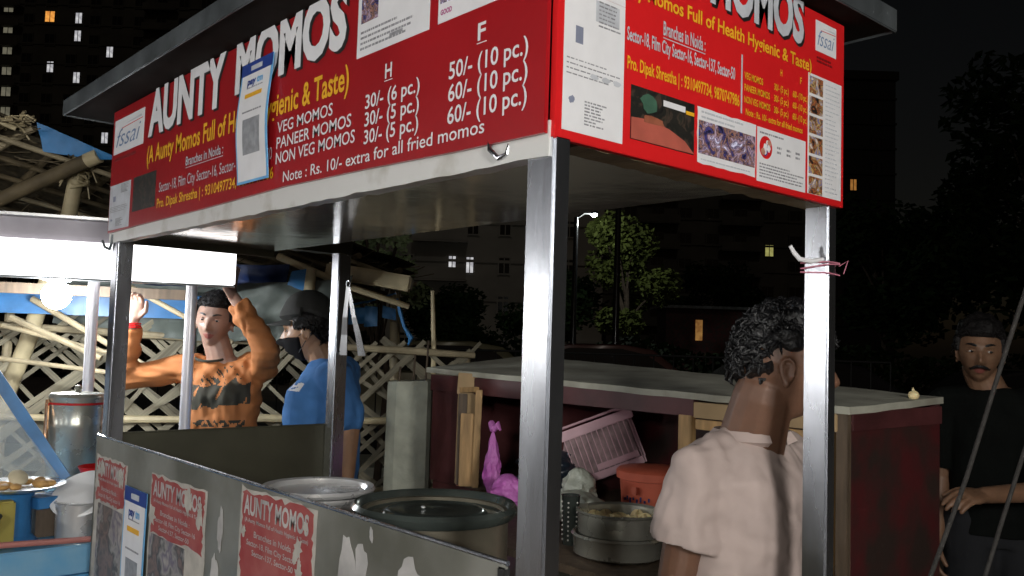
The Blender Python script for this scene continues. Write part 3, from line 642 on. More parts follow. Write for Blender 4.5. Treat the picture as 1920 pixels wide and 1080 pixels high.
# glass case
gc = [(-2.52, -.42, 1.36), (-2.40, -.17, 1.25), (-2.24, .03, .95), (-2.24, -.5, .95)]
glassm = bpy.data.materials.new('case_glass'); glassm.use_nodes = True; gb = glassm.node_tree.nodes["Principled BSDF"]
gb.inputs["Base Color"].default_value = (.6, .68, .72, 1); gb.inputs["Roughness"].default_value = .12; gb.inputs["Alpha"].default_value = .35; gb.inputs["Specular IOR Level"].default_value = .9
mk('glass_pane', B().add([(-2.56, -.62, 1.35), (-2.43, -.20, 1.27), (-2.26, .0, .95), (-2.26, -.62, .95)] + [(-2.565, -.62, 1.35), (-2.435, -.20, 1.27), (-2.265, .0, .95), (-2.265, -.62, .95)], [(0, 1, 2, 3), (7, 6, 5, 4), (0, 4, 5, 1), (1, 5, 6, 2), (2, 6, 7, 3), (3, 7, 4, 0)]), glassm, ns)
bar = B(); p0 = Vector((-2.42, -.19, 1.30)); p1 = Vector((-2.275, .02, .94)); dd = (p1 - p0).normalized(); s2 = dd.cross(Vector((1, -.3, 0))).normalized(); Rq = Matrix((dd, s2, dd.cross(s2))).transposed()
bar.box((p0 + p1) / 2, ((p1 - p0).length, .038, .012), Rq); mk('frame_bar', bar, blue_paint, ns)
mk('rail', B().tube([(-1.975, -.72, .835), (-1.965, .10, .80)], .009, 8), mat('pink_pipe', (.42, .17, .15), .5, 0, .1, 10), ns, True)
# bulb
BULBP = (-3.03, .150, 1.567)
bl = thing('light_bulb', BULBP, 'glaring white bulb hanging under the neighbouring stall canopy', 'bulb')
bp = LOC[bl.name]
mk('bulb', B().ell(bp, (.056, .056, .058)), bulb_m, bl, True)
mk('socket', B().lathe(bp + Vector((0, 0, .035)), [(.014, 0), (.02, .01), (.02, .045), (.01, .05)], 16), white, bl, True)
mk('cord', B().tube([bp + Vector((0, 0, .08)), bp + Vector((0, 0, .26))], .004, 6), black, bl)
mk('reflector', B().lathe(bp + Vector((0, 0, .062)), [(.02, 0.004), (.05, -.004), (.052, -.002), (.02, .008)], 24), white, bl, True)
bl_l = lamp('bulb_light', Vector((0.0, 0, 0.0)) + Vector((0, 0, -.06)), BULB_W, (.95, .98, 1.0), .045); bl_l.parent = bl
# tank
tk = thing('steel_tank', (-2.62, .14, .77), 'tall steel drum with a red band, under the bulb of the neighbouring stall', 'drum'); c = LOC[tk.name]
c = Vector((-2.62, .14, .775))
mk('drum', B().lathe(c, [(.085, 0), (.093, .01), (.093, .30), (.096, .31), (.093, .32), (.093, .40), (.097, .41), (.09, .422), (.03, .428), (.001, .43)], 40), pot_steel, tk, True)
mk('red_band', B().lathe(c + Vector((0, 0, .383)), [(.0935, 0), (.0955, .001), (.0955, .007), (.0935, .008)], 40, cap=False), redr, tk)
mk('lid_knob', B().lathe(c + Vector((0, 0, .428)), [(.008, 0), (.014, .012), (.010, .022), (.001, .025)], 14), pot_steel, tk, True)
mk('handle', B().tube([c + Vector((.0, -.1, .40)), c + Vector((.03, -.108, .3)), c + Vector((.035, -.108, .18))], .008, 8), mat('orange_lit_steel', (.75, .42, .24), .25, 1, .1, 8), tk, True)  # steel handle; its glowing orange highlight is put into the colour
# small pot with tilted lid
sp_ = thing('covered_pot', (-2.14, .03, .775), 'aluminium pot with a glaring tilted white lid, at the left end of the momo cart', 'pot'); c = LOC[sp_.name]
mk('pot', B().lathe(c, [(.06, 0), (.066, .006), (.069, .11), (.073, .113), (.069, .116), (.062, .112)], 36), pot_bright, sp_, True)
tl = Vector((.42, -.42, .80)).normalized()
mk('lid', B().lathe(c + Vector((-.01, .015, .135)), [(.098, -.004), (.102, 0), (.098, .004), (.05, .008), (.001, .010)], 40, tl), mat('white_enamel', (.85, .85, .85), .35, 0, .03, 9), sp_, True)
rbw = mk('red_bowl', B().lathe((-2.28, .13, .945), [(.04, -.03), (.07, .03), (.066, .03), (.036, -.024)], 28), redr, None, True, loc=(-2.28, .13, .915)); tag(rbw, 'red plastic bowl behind the white pot lid', 'bowl')
# plate with food
pt = thing('snack_plate', (-2.20, -.14, .94), 'wide steel plate of fried snacks on the neighbouring stall', 'plate'); c = LOC[pt.name]
mk('plate', B().lathe(c, [(.03, -.012), (.10, -.008), (.14, .006), (.143, .008), (.138, .010), (.10, -.002), (.001, -.005)], 40), pot_bright, pt, True)
fm = mat('fried_snack', (.52, .30, .10), .6, 0, .3, 30, bump=.002)
for k in range(11):
    a = rnd.uniform(0, 2 * pi); r = rnd.uniform(.0, .1)
    mk('snack', B().ell(c + Vector((cos(a) * r, sin(a) * r, .010)), (rnd.uniform(.018, .03), rnd.uniform(.015, .022), rnd.uniform(.008, .014)), Matrix.Rotation(a, 3, 'Z'), 10, 7), fm, pt, True)
mk('folded_bread', B().ell(c + Vector((.02, .0, .03)), (.036, .028, .016), Matrix.Rotation(.5, 3, 'Y'), 14, 10), mat('pale_bread', (.62, .55, .38), .7, 0, .1, 30), pt, True)
ped = mk('plate_stand', B().lathe((-2.20, -.14, .775), [(.07, 0), (.05, .02), (.045, .13), (.06, .15)], 24), blue_paint, None, True, loc=(-2.2, -.14, .775)); tag(ped, 'round blue pedestal under the steel snack plate', 'stand')
bxm = mk('blue_white_box', B().box((-2.23, -.04, .885), (.10, .12, .035), Euler((0, 0, .3)), .003), [blue_paint], None, loc=(-2.17, -.02, .86)); tag(bxm, 'small blue box on the neighbouring stall under the snack plate rim', 'box')
bx2 = mk('box_support', B().mm((-2.27, -.08, .777), (-2.19, .0, .866), .003), wood_d, None, loc=(-2.17, -.02, .777)); tag(bx2, 'dark wooden block under the small blue box', 'block')
yb = mk('yellow_can', B().mm((-2.16, -.20, .777), (-2.115, -.155, .91), .006), mat('dull_yellow', (.36, .30, .06), .5, 0, .1, 10), None, loc=(-2.12, -.17, .777)); tag(yb, 'dull yellow square can on the blue counter', 'can')
kd = mk('black_pan', B().lathe((-2.08, -.33, .80), [(.05, 0), (.10, .03), (.13, .08), (.125, .08), (.09, .03)], 32), rubber, None, True, loc=(-2.08, -.33, .80)); tag(kd, 'black round pan at the left end of the blue counter', 'pan')

# ================================================================== THE MOMO CART
cart = thing('food_cart', (-.94, .4, 0), 'steel momo cart with red sign boards and mirror steel canopy', 'cart')
def postbox(x0, x1, y0, y1, z0=.32, z1=2.08): 
    o = mk('post', B().mm((x0, y0, z0), (x1, y1, z1), .004), steel, cart); o.data.polygons.foreach_set('use_smooth', [False] * len(o.data.polygons)); return o
postbox(-.050, .008, .004, .038, .32, 1.722)
postbox(-.052, .0, D - .035, D - .002, .32, 1.762)
postbox(-W + .0, -W + .05, .004, .05, .32, 1.762)
postbox(-W, -W + .05, D - .05, D, .32, 1.762)
mk('ceiling', B().mm((-1.955, .030, 1.722), (-.058, .562, 1.728)), ceil_steel, cart)
# frame tubes around the canopy
def lump(o, a): 
    for v in o.data.vertices: v.co += Vector((0, 0, a * noise.noise(v.co * 18)))
def seg_bar(a, b_, wy, hz, nseg=60):
    a = Vector(a); b_ = Vector(b_); ax = (b_ - a).normalized(); s_ = Vector((-ax.y, ax.x, 0)); R = []
    for i in range(nseg + 1):
        p = a.lerp(b_, i / nseg); j = [.0022 * noise.noise(p * 30 + Vector((q * 7, 0, 0))) for q in range(4)]
        R.append([p + s_ * wy / 2 + Vector((0, 0, hz / 2 + j[0] * 0)), p - s_ * wy / 2 + Vector((0, 0, hz / 2)), p - s_ * wy / 2 + Vector((0, 0, -hz / 2 + j[2] * 1.5)), p + s_ * wy / 2 + Vector((0, 0, -hz / 2 + j[3] * 1.5))])
    return B().rings(R)
mk('frame_tube', seg_bar((-1.90, .014, 1.716), (0, .014, 1.716), .028, .05), plaster, cart)
mk('ceiling_beam', B().mm((-W, .565, 1.74), (-.06, .60, 1.87)), steel_dull, cart)
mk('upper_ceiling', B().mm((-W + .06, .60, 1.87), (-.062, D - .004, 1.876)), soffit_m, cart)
mk('frame_tube', seg_bar((-.030, .062, 1.735), (-.030, D, 1.735), .052, .04), mat('brown_frame', (.22, .17, .10), .6, .2, .35, 12, bump=.002), cart)
mk('frame_tube', seg_bar((-W + .026, .562, 1.745), (-W + .026, D, 1.745), .05, .045), steel_dull, cart)
mk('frame_tube', seg_bar((-W + .06, D + .012, 1.90), (-.06, D + .012, 1.90), .03, .06), steel_dull, cart)
# upper body behind the boards
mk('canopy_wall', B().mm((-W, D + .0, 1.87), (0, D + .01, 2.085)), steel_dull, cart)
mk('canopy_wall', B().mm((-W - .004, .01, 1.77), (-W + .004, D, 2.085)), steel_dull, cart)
# roof
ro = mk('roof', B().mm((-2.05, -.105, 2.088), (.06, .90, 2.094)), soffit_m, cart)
for a, b_ in (((-2.056, -.111, 2.084), (.066, -.105, 2.132)), ((.06, -.104, 2.084), (.066, .906, 2.132)), ((-2.056, -.104, 2.084), (-2.05, .906, 2.132)), ((-2.049, .9, 2.084), (.059, .906, 2.132))):
    mk('eave_trim', B().mm(a, b_, .002), roof_metal, ro)
mk('roof_sheet', B().mm((-2.049, -.104, 2.124), (.059, .899, 2.130)), roof_metal, ro)
# side and front panels
mk('front_panel', B().mm((-W - .012, -.004, .34), (-.06, .003, H0), .001), panel_steel, cart)
mk('panel_lip', B().tube([(-W - .012, 0, H0 + .001), (-.058, 0, H0 + .001)], .0042, 8), steel, cart, True)
mk('side_panel', B().mm((-W - .006, .05, .34), (-W + .0, D - .03, H0 + .004), .001), steel_dull, cart)
mk('added_ceiling_lip', B().mm((-1.962, .03, 1.700), (-1.956, .562, 1.728)), steel_dull, cart)  # added strip that blocks the light box's reflection in the ceiling
mk('side_lip', B().tube([(-W - .003, .05, H0 + .005), (-W - .003, D - .04, H0 + .005)], .004, 8), steel_dull, cart, True)
mk('counter', B().mm((-W + .004, .006, .86), (-.06, D - .06, .872), .001), steel_dull, cart)
mk('end_panel', B().mm((-.02, .04, .34), (-.014, D - .04, .86), .001), panel_steel, cart)
mk('back_panel', B().mm((-W + .05, D - .045, .34), (-.06, D - .039, .86), .001), panel_steel, cart)
mk('floor_shelf', B().mm((-W, .01, .32), (-.02, D - .02, .34), .001), panel_steel, cart)
for x in (-1.5, -.4):
    for y in (-.04, D + .03):
        wh = mk('wheel', B().lathe((x, y - .02, .27), [(.20, 0), (.27, .0), (.27, .045), (.20, .045)], 28, Vector((0, 1, 0)), cap=False), rubber, cart, True)
        b = B()
        for k in range(8): b.tube([(x, y, .27), (x + .21 * cos(k * pi / 4), y, .27 + .21 * sin(k * pi / 4))], .004, 5)
        mk('spokes', b, steel, wh)
for x in (-1.5, -.4): mk('axle', B().tube([(x, -.05, .27), (x, D + .05, .27)], .015, 8), roof_metal, cart)
# dark joint beside the corner post
mk('corner_bracket', B().mm((-.075, -.006, 1.06), (-.058, .006, 1.115), .002).mm((-.064, -.012, 1.075), (-.03, -.002, 1.09), .002), rubber, cart)

# ---------------- left sign board
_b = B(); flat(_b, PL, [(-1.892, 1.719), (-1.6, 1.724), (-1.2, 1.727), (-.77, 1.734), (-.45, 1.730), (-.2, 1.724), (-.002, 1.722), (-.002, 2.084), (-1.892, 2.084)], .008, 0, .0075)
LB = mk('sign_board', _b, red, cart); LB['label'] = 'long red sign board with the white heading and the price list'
rnd = random.Random(5)
def wob(seed): 
    def f(u, h, t): return u + .006 * (h / .11) * 0, h
    return f
b = B()
hd = lambda up: (lambda u, h, t: (u + .02 * (h / .11) * .3, h * (1 + .0 * t)))
txt(b, PL, 'AUNTY', -1.585 + .009, -1.085 + .009, 1.968 - .006, .116, .0092, bold=.045); txt(b, PL, 'MOMOS', -1.03 + .009, -.545 + .009, 1.978 - .006, .112, .0092, bold=.045); mk('lettering_shadow', b, black, LB)
b = B(); txt(b, PL, 'AUNTY', -1.585, -1.085, 1.968, .116, .0100, bold=.045); txt(b, PL, 'MOMOS', -1.03, -.545, 1.978, .112, .0100, bold=.045); mk('lettering', b, white, LB)
b = B(); txt(b, PL, '(A Aunty Momos Full of Health Hygienic & Taste)', -1.585, -.53, 1.888, .046, .0092, bold=.02); mk('lettering', b, yellow, LB); b = B()
txt(b, PL, 'Pro. Dipak Shrestha | : 9310497734, 9870747986', -1.49, -.82, 1.757, .024, .0092, bold=.015); mk('lettering', b, yellow, LB)
b = B(); txt(b, PL, 'Branches in Noida :', -1.303, -1.08, 1.846, .022, .0092); rect(b, PL, -1.303, -1.08, 1.8395, 1.841, .0092)
txt(b, PL, 'Sector-18, Film City Sector-16, Sector-137, Sector-50', -1.48, -.83, 1.798, .026, .0092, bold=.0); mk('lettering', b, ltgray, LB)
b = B()
for s_, u1, z in (('VEG MOMOS', -.585, 1.849), ('PANEER MOMOS', -.516, 1.816), ('NON VEG MOMOS', -.501, 1.784)): txt(b, PL, s_, -.811, u1, z, .0235, .0092, bold=.008)
txt(b, PL, 'Note : Rs. 10/- extra for all fried momos', -.775, -.131, 1.7425, .0215, .0092, bold=.006)
txt(b, PL, 'H', -.409, -.388, 1.882, .025, .0092, bold=.02); rect(b, PL, -.411, -.386, 1.8765, 1.878, .0092)
txt(b, PL, 'F', -.154, -.135, 1.888, .026, .0092, bold=.02); rect(b, PL, -.156, -.133, 1.8825, 1.884, .0092)
for s_, z in (('30/- (6 pc.)', 1.839), ('30/- (5 pc.)', 1.807), ('30/- (5 pc.)', 1.775)): txt(b, PL, s_, -.47, -.303, z, .0245, .0092, bold=.012)
for s_, z in (('50/- (10 pc.)', 1.842), ('60/- (10 pc.)', 1.806), ('60/- (10 pc.)', 1.770)): txt(b, PL, s_, -.224, -.038, z, .0265, .0092, bold=.012)
mk('lettering', b, white, LB)
def fssai(P, u0, u1, z0, z1, off, parent):
    b = B(); rect(b, P, u0, u1, z0, z1, off, 0); U = u1 - u0; Z = z1 - z0
    txt(b, P, 'fssai', u0 + U * .08, u1 - U * .1, z0 + Z * .20, Z * .5, off + .0004, 1, bold=-.006, shear=.35)
    flat(b, P, [(u0 + U * .25, z0 + Z * .70), (u0 + U * .95, z0 + Z * .74), (u0 + U * .95, z0 + Z * .76), (u0 + U * .25, z0 + Z * .72)], off + .0004, 2)
    flat(b, P, [(u0 + U * .35, z0 + Z * .80), (u0 + U * .9, z0 + Z * .86), (u0 + U * .93, z0 + Z * .80)], off + .0004, 3)
    return mk('food_safety_logo', b, [white, mat('logo_blue_grey', (.12, .20, .36), .5), redr, ltgray], parent)
fssai(PL, -1.876, -1.625, 1.951, 2.054, .0088, LB)
b = B(); lines(b, PL, -1.86, -1.64, 1.925, 1.945, 1, .0092, 0, rnd, .008); mk('fine_print', b, dkred, LB)
def document(P, u0, u1, z0, z1, off, parent, seed, name='pasted_document'):
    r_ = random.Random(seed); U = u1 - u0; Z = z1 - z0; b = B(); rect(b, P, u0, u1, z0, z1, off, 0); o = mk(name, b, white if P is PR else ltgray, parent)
    b = B(); k = off + .0003
    rect(b, P, u0 + U * .5, u0 + U * .9, z0 + Z * .82, z0 + Z * .97, k, 1)
    b2 = b
    lines(b, P, u0 + U * .55, u0 + U * .92, z0 + Z * .78, z0 + Z * .98, 7, k + .0003, 0, r_, .0022)
    rect(b, P, u0 + U * .18, u0 + U * .30, z0 + Z * .62, z0 + Z * .74, k, 2)
    lines(b, P, u0 + U * .05, u0 + U * .95, z0 + Z * .38, z0 + Z * .52, 4, k, 0, r_, .0018)
    for q in (.5, .7, .88): blob(b, P, u0 + U * q, z0 + Z * .42, U * .07, Z * .02, k + .0003, 1, r_)
    blob(b, P, u0 + U * .14, z0 + Z * .22, U * .05, Z * .03, k, 2, r_, 14)
    lines(b, P, u0 + U * .35, u0 + U * .72, z0 + Z * .06, z0 + Z * .24, 8, k, 0, r_, .0022, .5)
    return mk('fine_print', b, [grayp, ltgray, mat('slate_print', (.2, .22, .3), .5)], o) if False else mk('fine_print', b, [grayp, ltgray, mat('slate_print', (.2, .22, .3), .5)], parent)
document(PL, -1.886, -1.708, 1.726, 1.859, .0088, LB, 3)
photo('printed_photo', PL, -1.684, -1.508, 1.764, 1.861, .0090, 4, LB, ink='dark', scale=20)
# two white sheets at the top
b = B(); rect(b, PL, -.507, -.283, 1.938, 2.083, .0088); o = mk('pasted_sheet', b, white, LB)
b = B(); lines(b, PL, -.495, -.32, 1.948, 1.988, 4, .0092, 0, rnd, .004, .35); rect(b, PL, -.40, -.36, 1.955, 1.960, .0094, 0); mk('fine_print', b, grayp, LB)
photo('printed_photo', PL, -.495, -.44, 2.0, 2.083, .0092, 8, LB, 5, (0, 1, 2, 7, 2), 14, .25)
b = B(); rect(b, PL, -.259, -.055, 1.940, 2.083, .0088); mk('pasted_sheet', b, white, LB)
photo('printed_photo', PL, -.254, -.06, 1.972, 2.083, .0092, 9, LB, 5, (0, 0, 0, 1, 5), 18, .2)
b = B(); txt(b, PL, 'GOOD', -.252, -.222, 1.953, .008, .0092, 0, bold=.04); mk('small_badge', b, mat('violet_red_print', (.45, .08, .25), .5), LB)
# ---------------- right sign board
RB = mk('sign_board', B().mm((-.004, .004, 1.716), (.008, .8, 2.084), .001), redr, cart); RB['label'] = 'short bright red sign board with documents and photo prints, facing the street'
b = B(); txt(b, PR, 'AUNTY', .12 + .006, .33 + .006, 2.006, .085, .0092, bold=.045); txt(b, PR, 'MOMOS', .352 + .006, .645 + .006, 2.006, .085, .0092, bold=.045); mk('lettering_shadow', b, black, RB)
b = B(); txt(b, PR, 'AUNTY', .12, .33, 2.011, .085, .0100, bold=.045); txt(b, PR, 'MOMOS', .352, .645, 2.011, .085, .0100, bold=.045); mk('lettering', b, ltgray, RB)
b = B(); txt(b, PR, '(A Aunty Momos Full of Health Hygienic & Taste)', .075, .675, 1.962, .022, .0092, bold=.02); mk('lettering', b, yellow, RB); b = B()
txt(b, PR, 'Pro. Dipak Shrestha | : 9310497734, 9870747986', .15, .441, 1.8475, .019, .0092, bold=.02); mk('lettering', b, yellow, RB)
b = B()
for s_, u1, z in (('VEG MOMOS', .512, 1.900), ('PANEER MOMOS', .534, 1.879), ('NON VEG MOMOS', .536, 1.858)): txt(b, PR, s_, .455, u1, z, .0115, .0092, bold=.02)
for z in (1.9, 1.879, 1.858): txt(b, PR, '30/- (5 pc.)', .548, .596, z, .0115, .0092, bold=.02); txt(b, PR, '60/- (10 pc.)', .61, .662, z, .0115, .0092, bold=.02)
txt(b, PR, 'H', .568, .574, 1.93, .012, .0092, bold=.02); txt(b, PR, 'F', .635, .641, 1.93, .012, .0092, bold=.02)
txt(b, PR, 'Note : Rs. 10/- extra for all fried momos', .46, .645, 1.837, .011, .0092, bold=.02); mk('lettering', b, yellow, RB)
b = B(); txt(b, PR, 'Branches in Noida :', .233, .342, 1.920, .0215, .0092, bold=.02); rect(b, PR, .233, .342, 1.9145, 1.916, .0092)
txt(b, PR, 'Sector-18, Film City Sector-16, Sector-137, Sector-50', .148, .427, 1.891, .020, .0092, bold=.02); rect(b, PR, .4455, .449, 1.837, 1.94, .0092); mk('lettering', b, ltgray, RB)
fssai(PR, .690, .767, 2.008, 2.068, .0088, RB)
b = B(); lines(b, PR, .695, .765, 1.985, 1.999, 2, .0092, 0, rnd, .004); mk('fine_print', b, dkred, RB)
document(PR, .016, .143, 1.730, 1.938, .0088, RB, 5)
b = B(); rect(b, PR, .016, .143, 1.9385, 2.083, .0088); lines(b, PR, .075, .14, 1.95, 2.07, 9, .0091, 1, rnd, .003); mk('pasted_document', b, [white, grayp], RB)
PAL[1] = brownp
photo('printed_photo', PR, .160, .316, 1.742, 1.825, .0092, 14, RB, ink='dark', scale=24)
b = B(); flat(b, PR, [(.1605, 1.7425), (.1605, 1.775), (.2, 1.778), (.25, 1.772), (.29, 1.76), (.315, 1.743)], .0106, 0)
blob(b, PR, .21, 1.778, .03, .007, .0110, 1, random.Random(3)); rect(b, PR, .235, .29, 1.806, 1.8155, .0110, 2); rect(b, PR, .292, .313, 1.804, 1.81, .0110, 3); blob(b, PR, .20, 1.802, .02, .014, .0110, 4, random.Random(5))
mk('printed_table', b, [mat('red_table_print', (.42, .10, .07), .45, 0, .15, 20), brownp, white, yellow, greenp], RB)
b = B(); torn(b, PR, .325, .492, 1.732, 1.824, .0088, j=.0012, seed=2); lines(b, PR, .335, .48, 1.805, 1.822, 2, .0096, 1, rnd, .003, .5); lines(b, PR, .335, .48, 1.735, 1.743, 1, .0096, 1, rnd, .002, .5); mk('pasted_sheet', b, [white, ltgray], RB)
photo('printed_photo', PR, .328, .489, 1.748, 1.803, .0096, 16, RB, ink='crowd', scale=34)
b = B(); rect(b, PR, .497, .657, 1.727, 1.824, .0088); lines(b, PR, .505, .60, 1.808, 1.822, 1, .0092, 1, rnd, .003, .3); lines(b, PR, .505, .65, 1.734, 1.762, 5, .0092, 1, rnd, .0025, .4)
for q in (.56, .592, .622): lines(b, PR, q, q + .014, 1.783, 1.80, 2, .0092, 1, rnd, .004, 0)
mk('pasted_sheet', b, [white, grayp], RB)
b = B(); q_ = [(.524 + .02 * cos(2 * pi * i / 24), 1.79 + .0205 * sin(2 * pi * i / 24)) for i in range(24)]; flat(b, PR, q_, .0092, 0); r_ = random.Random(6)
for i in range(8): blob(b, PR, .524 + r_.uniform(-.01, .01), 1.79 + r_.uniform(-.011, .011), .006, .007, .0094 + i * .0001, r_.choice((1, 2, 3)), r_)
mk('round_portrait', b, [redr, navy, white, skinp], RB)
b = B(); rect(b, PR, .665, .789, 1.728, 1.959, .0088); lines(b, PR, .728, .782, 1.735, 1.952, 26, .0092, 1, rnd, .0022, .5); mk('pasted_sheet', b, [white, ltgray], RB)
for k in range(6):
    z1 = 1.954 - k * .0385; photo('printed_photo', PR, .669, .718, max(1.7285, z1 - .033), z1, .0092, 30 + k, RB, ink='food', scale=36)

# ---------------- posters on the front panel
def poster(u0, u1, z0, z1, zr, seed, name='poster', first=False, label=None):
    r_ = random.Random(seed); b = B(); U = u1 - u0
    torn(b, PL, u0, u1, z0, z1, .0052, 0, .004, 14, seed); o = mk(name, b, paper, cart); o['label'] = label
    b = B(); torn(b, PL, u0 + .01, u1 - .012, zr, z1 - .006, .0058, 0, .006, 16, seed + 1); mk('red_print', b, oldred, o)
    b = B(); nm = 'AUNTY MOMOS'
    txt(b, PL, nm, u0 + U * .06, u1 - U * .08, z1 - .052, .036, .0064, bold=.03)
    txt(b, PL, '(A Aunty Momos Full of Health Hygienic & Taste)', u0 + U * .08, u1 - U * .08, z1 - .068, .008, .0064)
    txt(b, PL, 'Branches in Noida :', u0 + U * .22, u1 - U * .25, z1 - .095, .012, .0064, bold=.01)
    txt(b, PL, 'Sector-18, Film City Sector-16', u0 + U * .12, u1 - U * .15, z1 - .114, .011, .0064, bold=.01)
    txt(b, PL, 'Sector-137, Sector-50', u0 + U * .2, u1 - U * .25, z1 - .132, .011, .0064, bold=.01)
    mk('lettering', b, smear, o)
    for k in range(5):
        b = B(); uu = r_.choice((r_.uniform(u0, u0 + U * .25), r_.uniform(u1 - U * .3, u1 - U * .08))); zz = r_.uniform(zr + .01, z1 - .03)
        pts = []; R0_ = r_.uniform(.012, .03)
        for i in range(16): a = 2 * pi * i / 16; rr = R0_ * r_.uniform(.45, 1.3); pts.append((uu + rr * cos(a) * .8, zz + rr * sin(a)))
        flat(b, PL, pts, .0068 + k * .0002); mk('torn_patch', b, paper, o)
    return o
p1 = poster(-1.872, -1.612, .62, 1.068, .945, 41, label='leftmost torn red poster on the cart panel')
photo('printed_photo', PL, -1.84, -1.63, .66, .935, .0059, 42, p1, ink='faded', scale=11)
p2 = poster(-1.430, -1.080, .62, 1.072, .93, 51, label='middle torn red poster on the cart panel')
photo('printed_photo', PL, -1.42, -1.19, .66, .925, .0059, 52, p2, ink='faded', scale=11)
p3 = poster(-.905, -.585, .62, 1.112, .93, 61, label='rightmost torn red poster on the cart panel, highest of the three')
photo('printed_photo', PL, -.89, -.60, .66, .925, .0059, 62, p3, ink='faded', scale=11)
for k, (u, z, ru, rz) in enumerate(((-.475, 1.02, .028, .07), (-.43, 1.03, .022, .055), (-.285, 1.045, .035, .04), (-.2, 1.03, .025, .03), (-.40, 1.10, .006, .014), (-1.0, 1.0, .014, .05), (-1.02, .9, .02, .05))):
    b = B(); r_ = random.Random(k); blob(b, PL, u, z, ru, rz, .0052 + k * .0001, 0, r_, 18); mk('white_smear', b, smear, cart)
# payment placards
def placard(u0, u1, z0, z1, y, label, curve=.012):
    n = 14
    def P(u, z, o): t = (z - z0) / (z1 - z0); return Vector((u - .006 * sin(t * 3.1) * (curve > .006), y - curve * (1.1 - .5 * cos(t * 6.5)) * .55 - o, z))
    t = thing('payment_placard', (u0, y, z0), label, 'placard'); U = u1 - u0; Z = z1 - z0
    def strip(ua, ub, za, zb, off, mi, b):
        for i in range(n):
            a = za + (zb - za) * i / n; c_ = za + (zb - za) * (i + 1) / n
            b.add([P(ua, a, off), P(ub, a, off), P(ub, c_, off), P(ua, c_, off)], [(0, 1, 2, 3)], mi)
    b = B(); vs = []
    for i in range(n + 1):
        z = z0 + Z * i / n; vs += [P(u0, z, 0), P(u1, z, 0), P(u1, z, -.0015), P(u0, z, -.0015)]
    fs = []
    for i in range(n):
        k = i * 4
        for j in range(4): fs.append((k + j, k + (j + 1) % 4, k + 4 + (j + 1) % 4, k + 4 + j))
    fs += [(0, 3, 2, 1), (n * 4, n * 4 + 1, n * 4 + 2, n * 4 + 3)]
    b.add(vs, fs); mk('board', b, sky_b, t, True)
    b = B(); strip(u0 + U * .045, u1 - U * .045, z0 + Z * .02, z0 + Z * .90, .0006, 0, b); mk('white_face', b, white, t, True)
    b = B(); strip(u0, u1, z0 + Z * .90, z1, .0006, 0, b); mk('blue_header', b, navy, t, True)
    b = B(); strip(u0 + U * .32, u1 - U * .32, z0 + Z * .925, z0 + Z * .965, .0012, 0, b); mk('hanging_slot', b, ltgray, t)
    b = B(); txt(b, P, 'pay', u0 + U * .25, u0 + U * .52, z0 + Z * .81, Z * .055, .0012, 0, bold=.04); txt(b, P, 'tm', u0 + U * .55, u0 + U * .74, z0 + Z * .81, Z * .055, .0012, 1, bold=.04)
    r_ = random.Random(3); lines(b, P, u0 + U * .25, u0 + U * .75, z0 + Z * .775, z0 + Z * .79, 1, .0012, 2, r_, Z * .008, 0)
    flat(b, P, [(u0 + U * .22, z0 + Z * .70), (u0 + U * .76, z0 + Z * .70), (u0 + U * .76, z0 + Z * .735), (u0 + U * .22, z0 + Z * .735)], .0012, 3, .0004)
    strip(u0 + U * .24, u0 + U * .78, z0 + Z * .23, z0 + Z * .52, .0012, 4, b)
    lines(b, P, u0 + U * .2, u0 + U * .8, z0 + Z * .565, z0 + Z * .60, 1, .0012, 2, r_, Z * .012, 0); mk('print', b, [navy, sky_b, grayp, yellow, mat('mid_grey_panel', (.27, .28, .30), .5, 0, .25, 60)], t)
    return t
placard(-.975, -.825, 1.757, 2.024, -.014, 'blue edged white payment placard hanging on the long red sign board')
placard(-1.602, -1.436, .64, 1.017, -.010, 'blue edged white payment placard stuck between torn posters on the cart panel', .003)

# hooks
hk = mk('plastic_hook', B().tube([(-.047, .70, 1.635), (-.043, .707, 1.622), (-.034, .713, 1.609), (-.022, .735, 1.606), (-.012, .76, 1.612)], [.0035, .0045, .005, .005, .004], 8), white, None, True, loc=(-.02, .735, 1.606)); tag(hk, 'bent white plastic hook tied to the right cart post', 'hook')
pkst = mat('pink_string', (.62, .22, .30), .6)
b = B()
for z, dz in ((1.606, 0), (1.595, .006), (1.588, -.004)):
    lo = [(-.056, D - .04, z), (.004, D - .04, z + dz), (.004, D + .002, z + dz * 1.5), (-.056, D + .002, z), (-.056, D - .04, z)]; b.tube(lo, .0014, 5)
b.tube([(.004, D, 1.60), (.012, D + .02, 1.612), (.008, D + .01, 1.585)], .0012, 5)
o = mk('pink_string', b, pkst, None, loc=(-.02, D, 1.59)); tag(o, 'thin pink string wound around the right cart post', 'string')
o = mk('wire_hook', B().tube([(-.125, -.004, 1.735), (-.12, -.006, 1.715), (-.10, -.006, 1.70), (-.088, .0, 1.705), (-.085, .004, 1.725)], [.003, .004, .004, .004, .003], 8), steel, None, True, loc=(-.1, 0, 1.71)); tag(o, 'small bent steel hook under the red board beside the front post', 'hook')
o = mk('wire_hook', B().tube([(-1.93, -.01, 1.70), (-1.92, -.005, 1.68), (-1.89, .0, 1.672), (-1.868, -.002, 1.69), (-1.868, .0, 1.715)], .004, 8), roof_metal, None, True, loc=(-1.9, 0, 1.68)); tag(o, 'curved dark hook on the left cart post below the sign', 'hook')
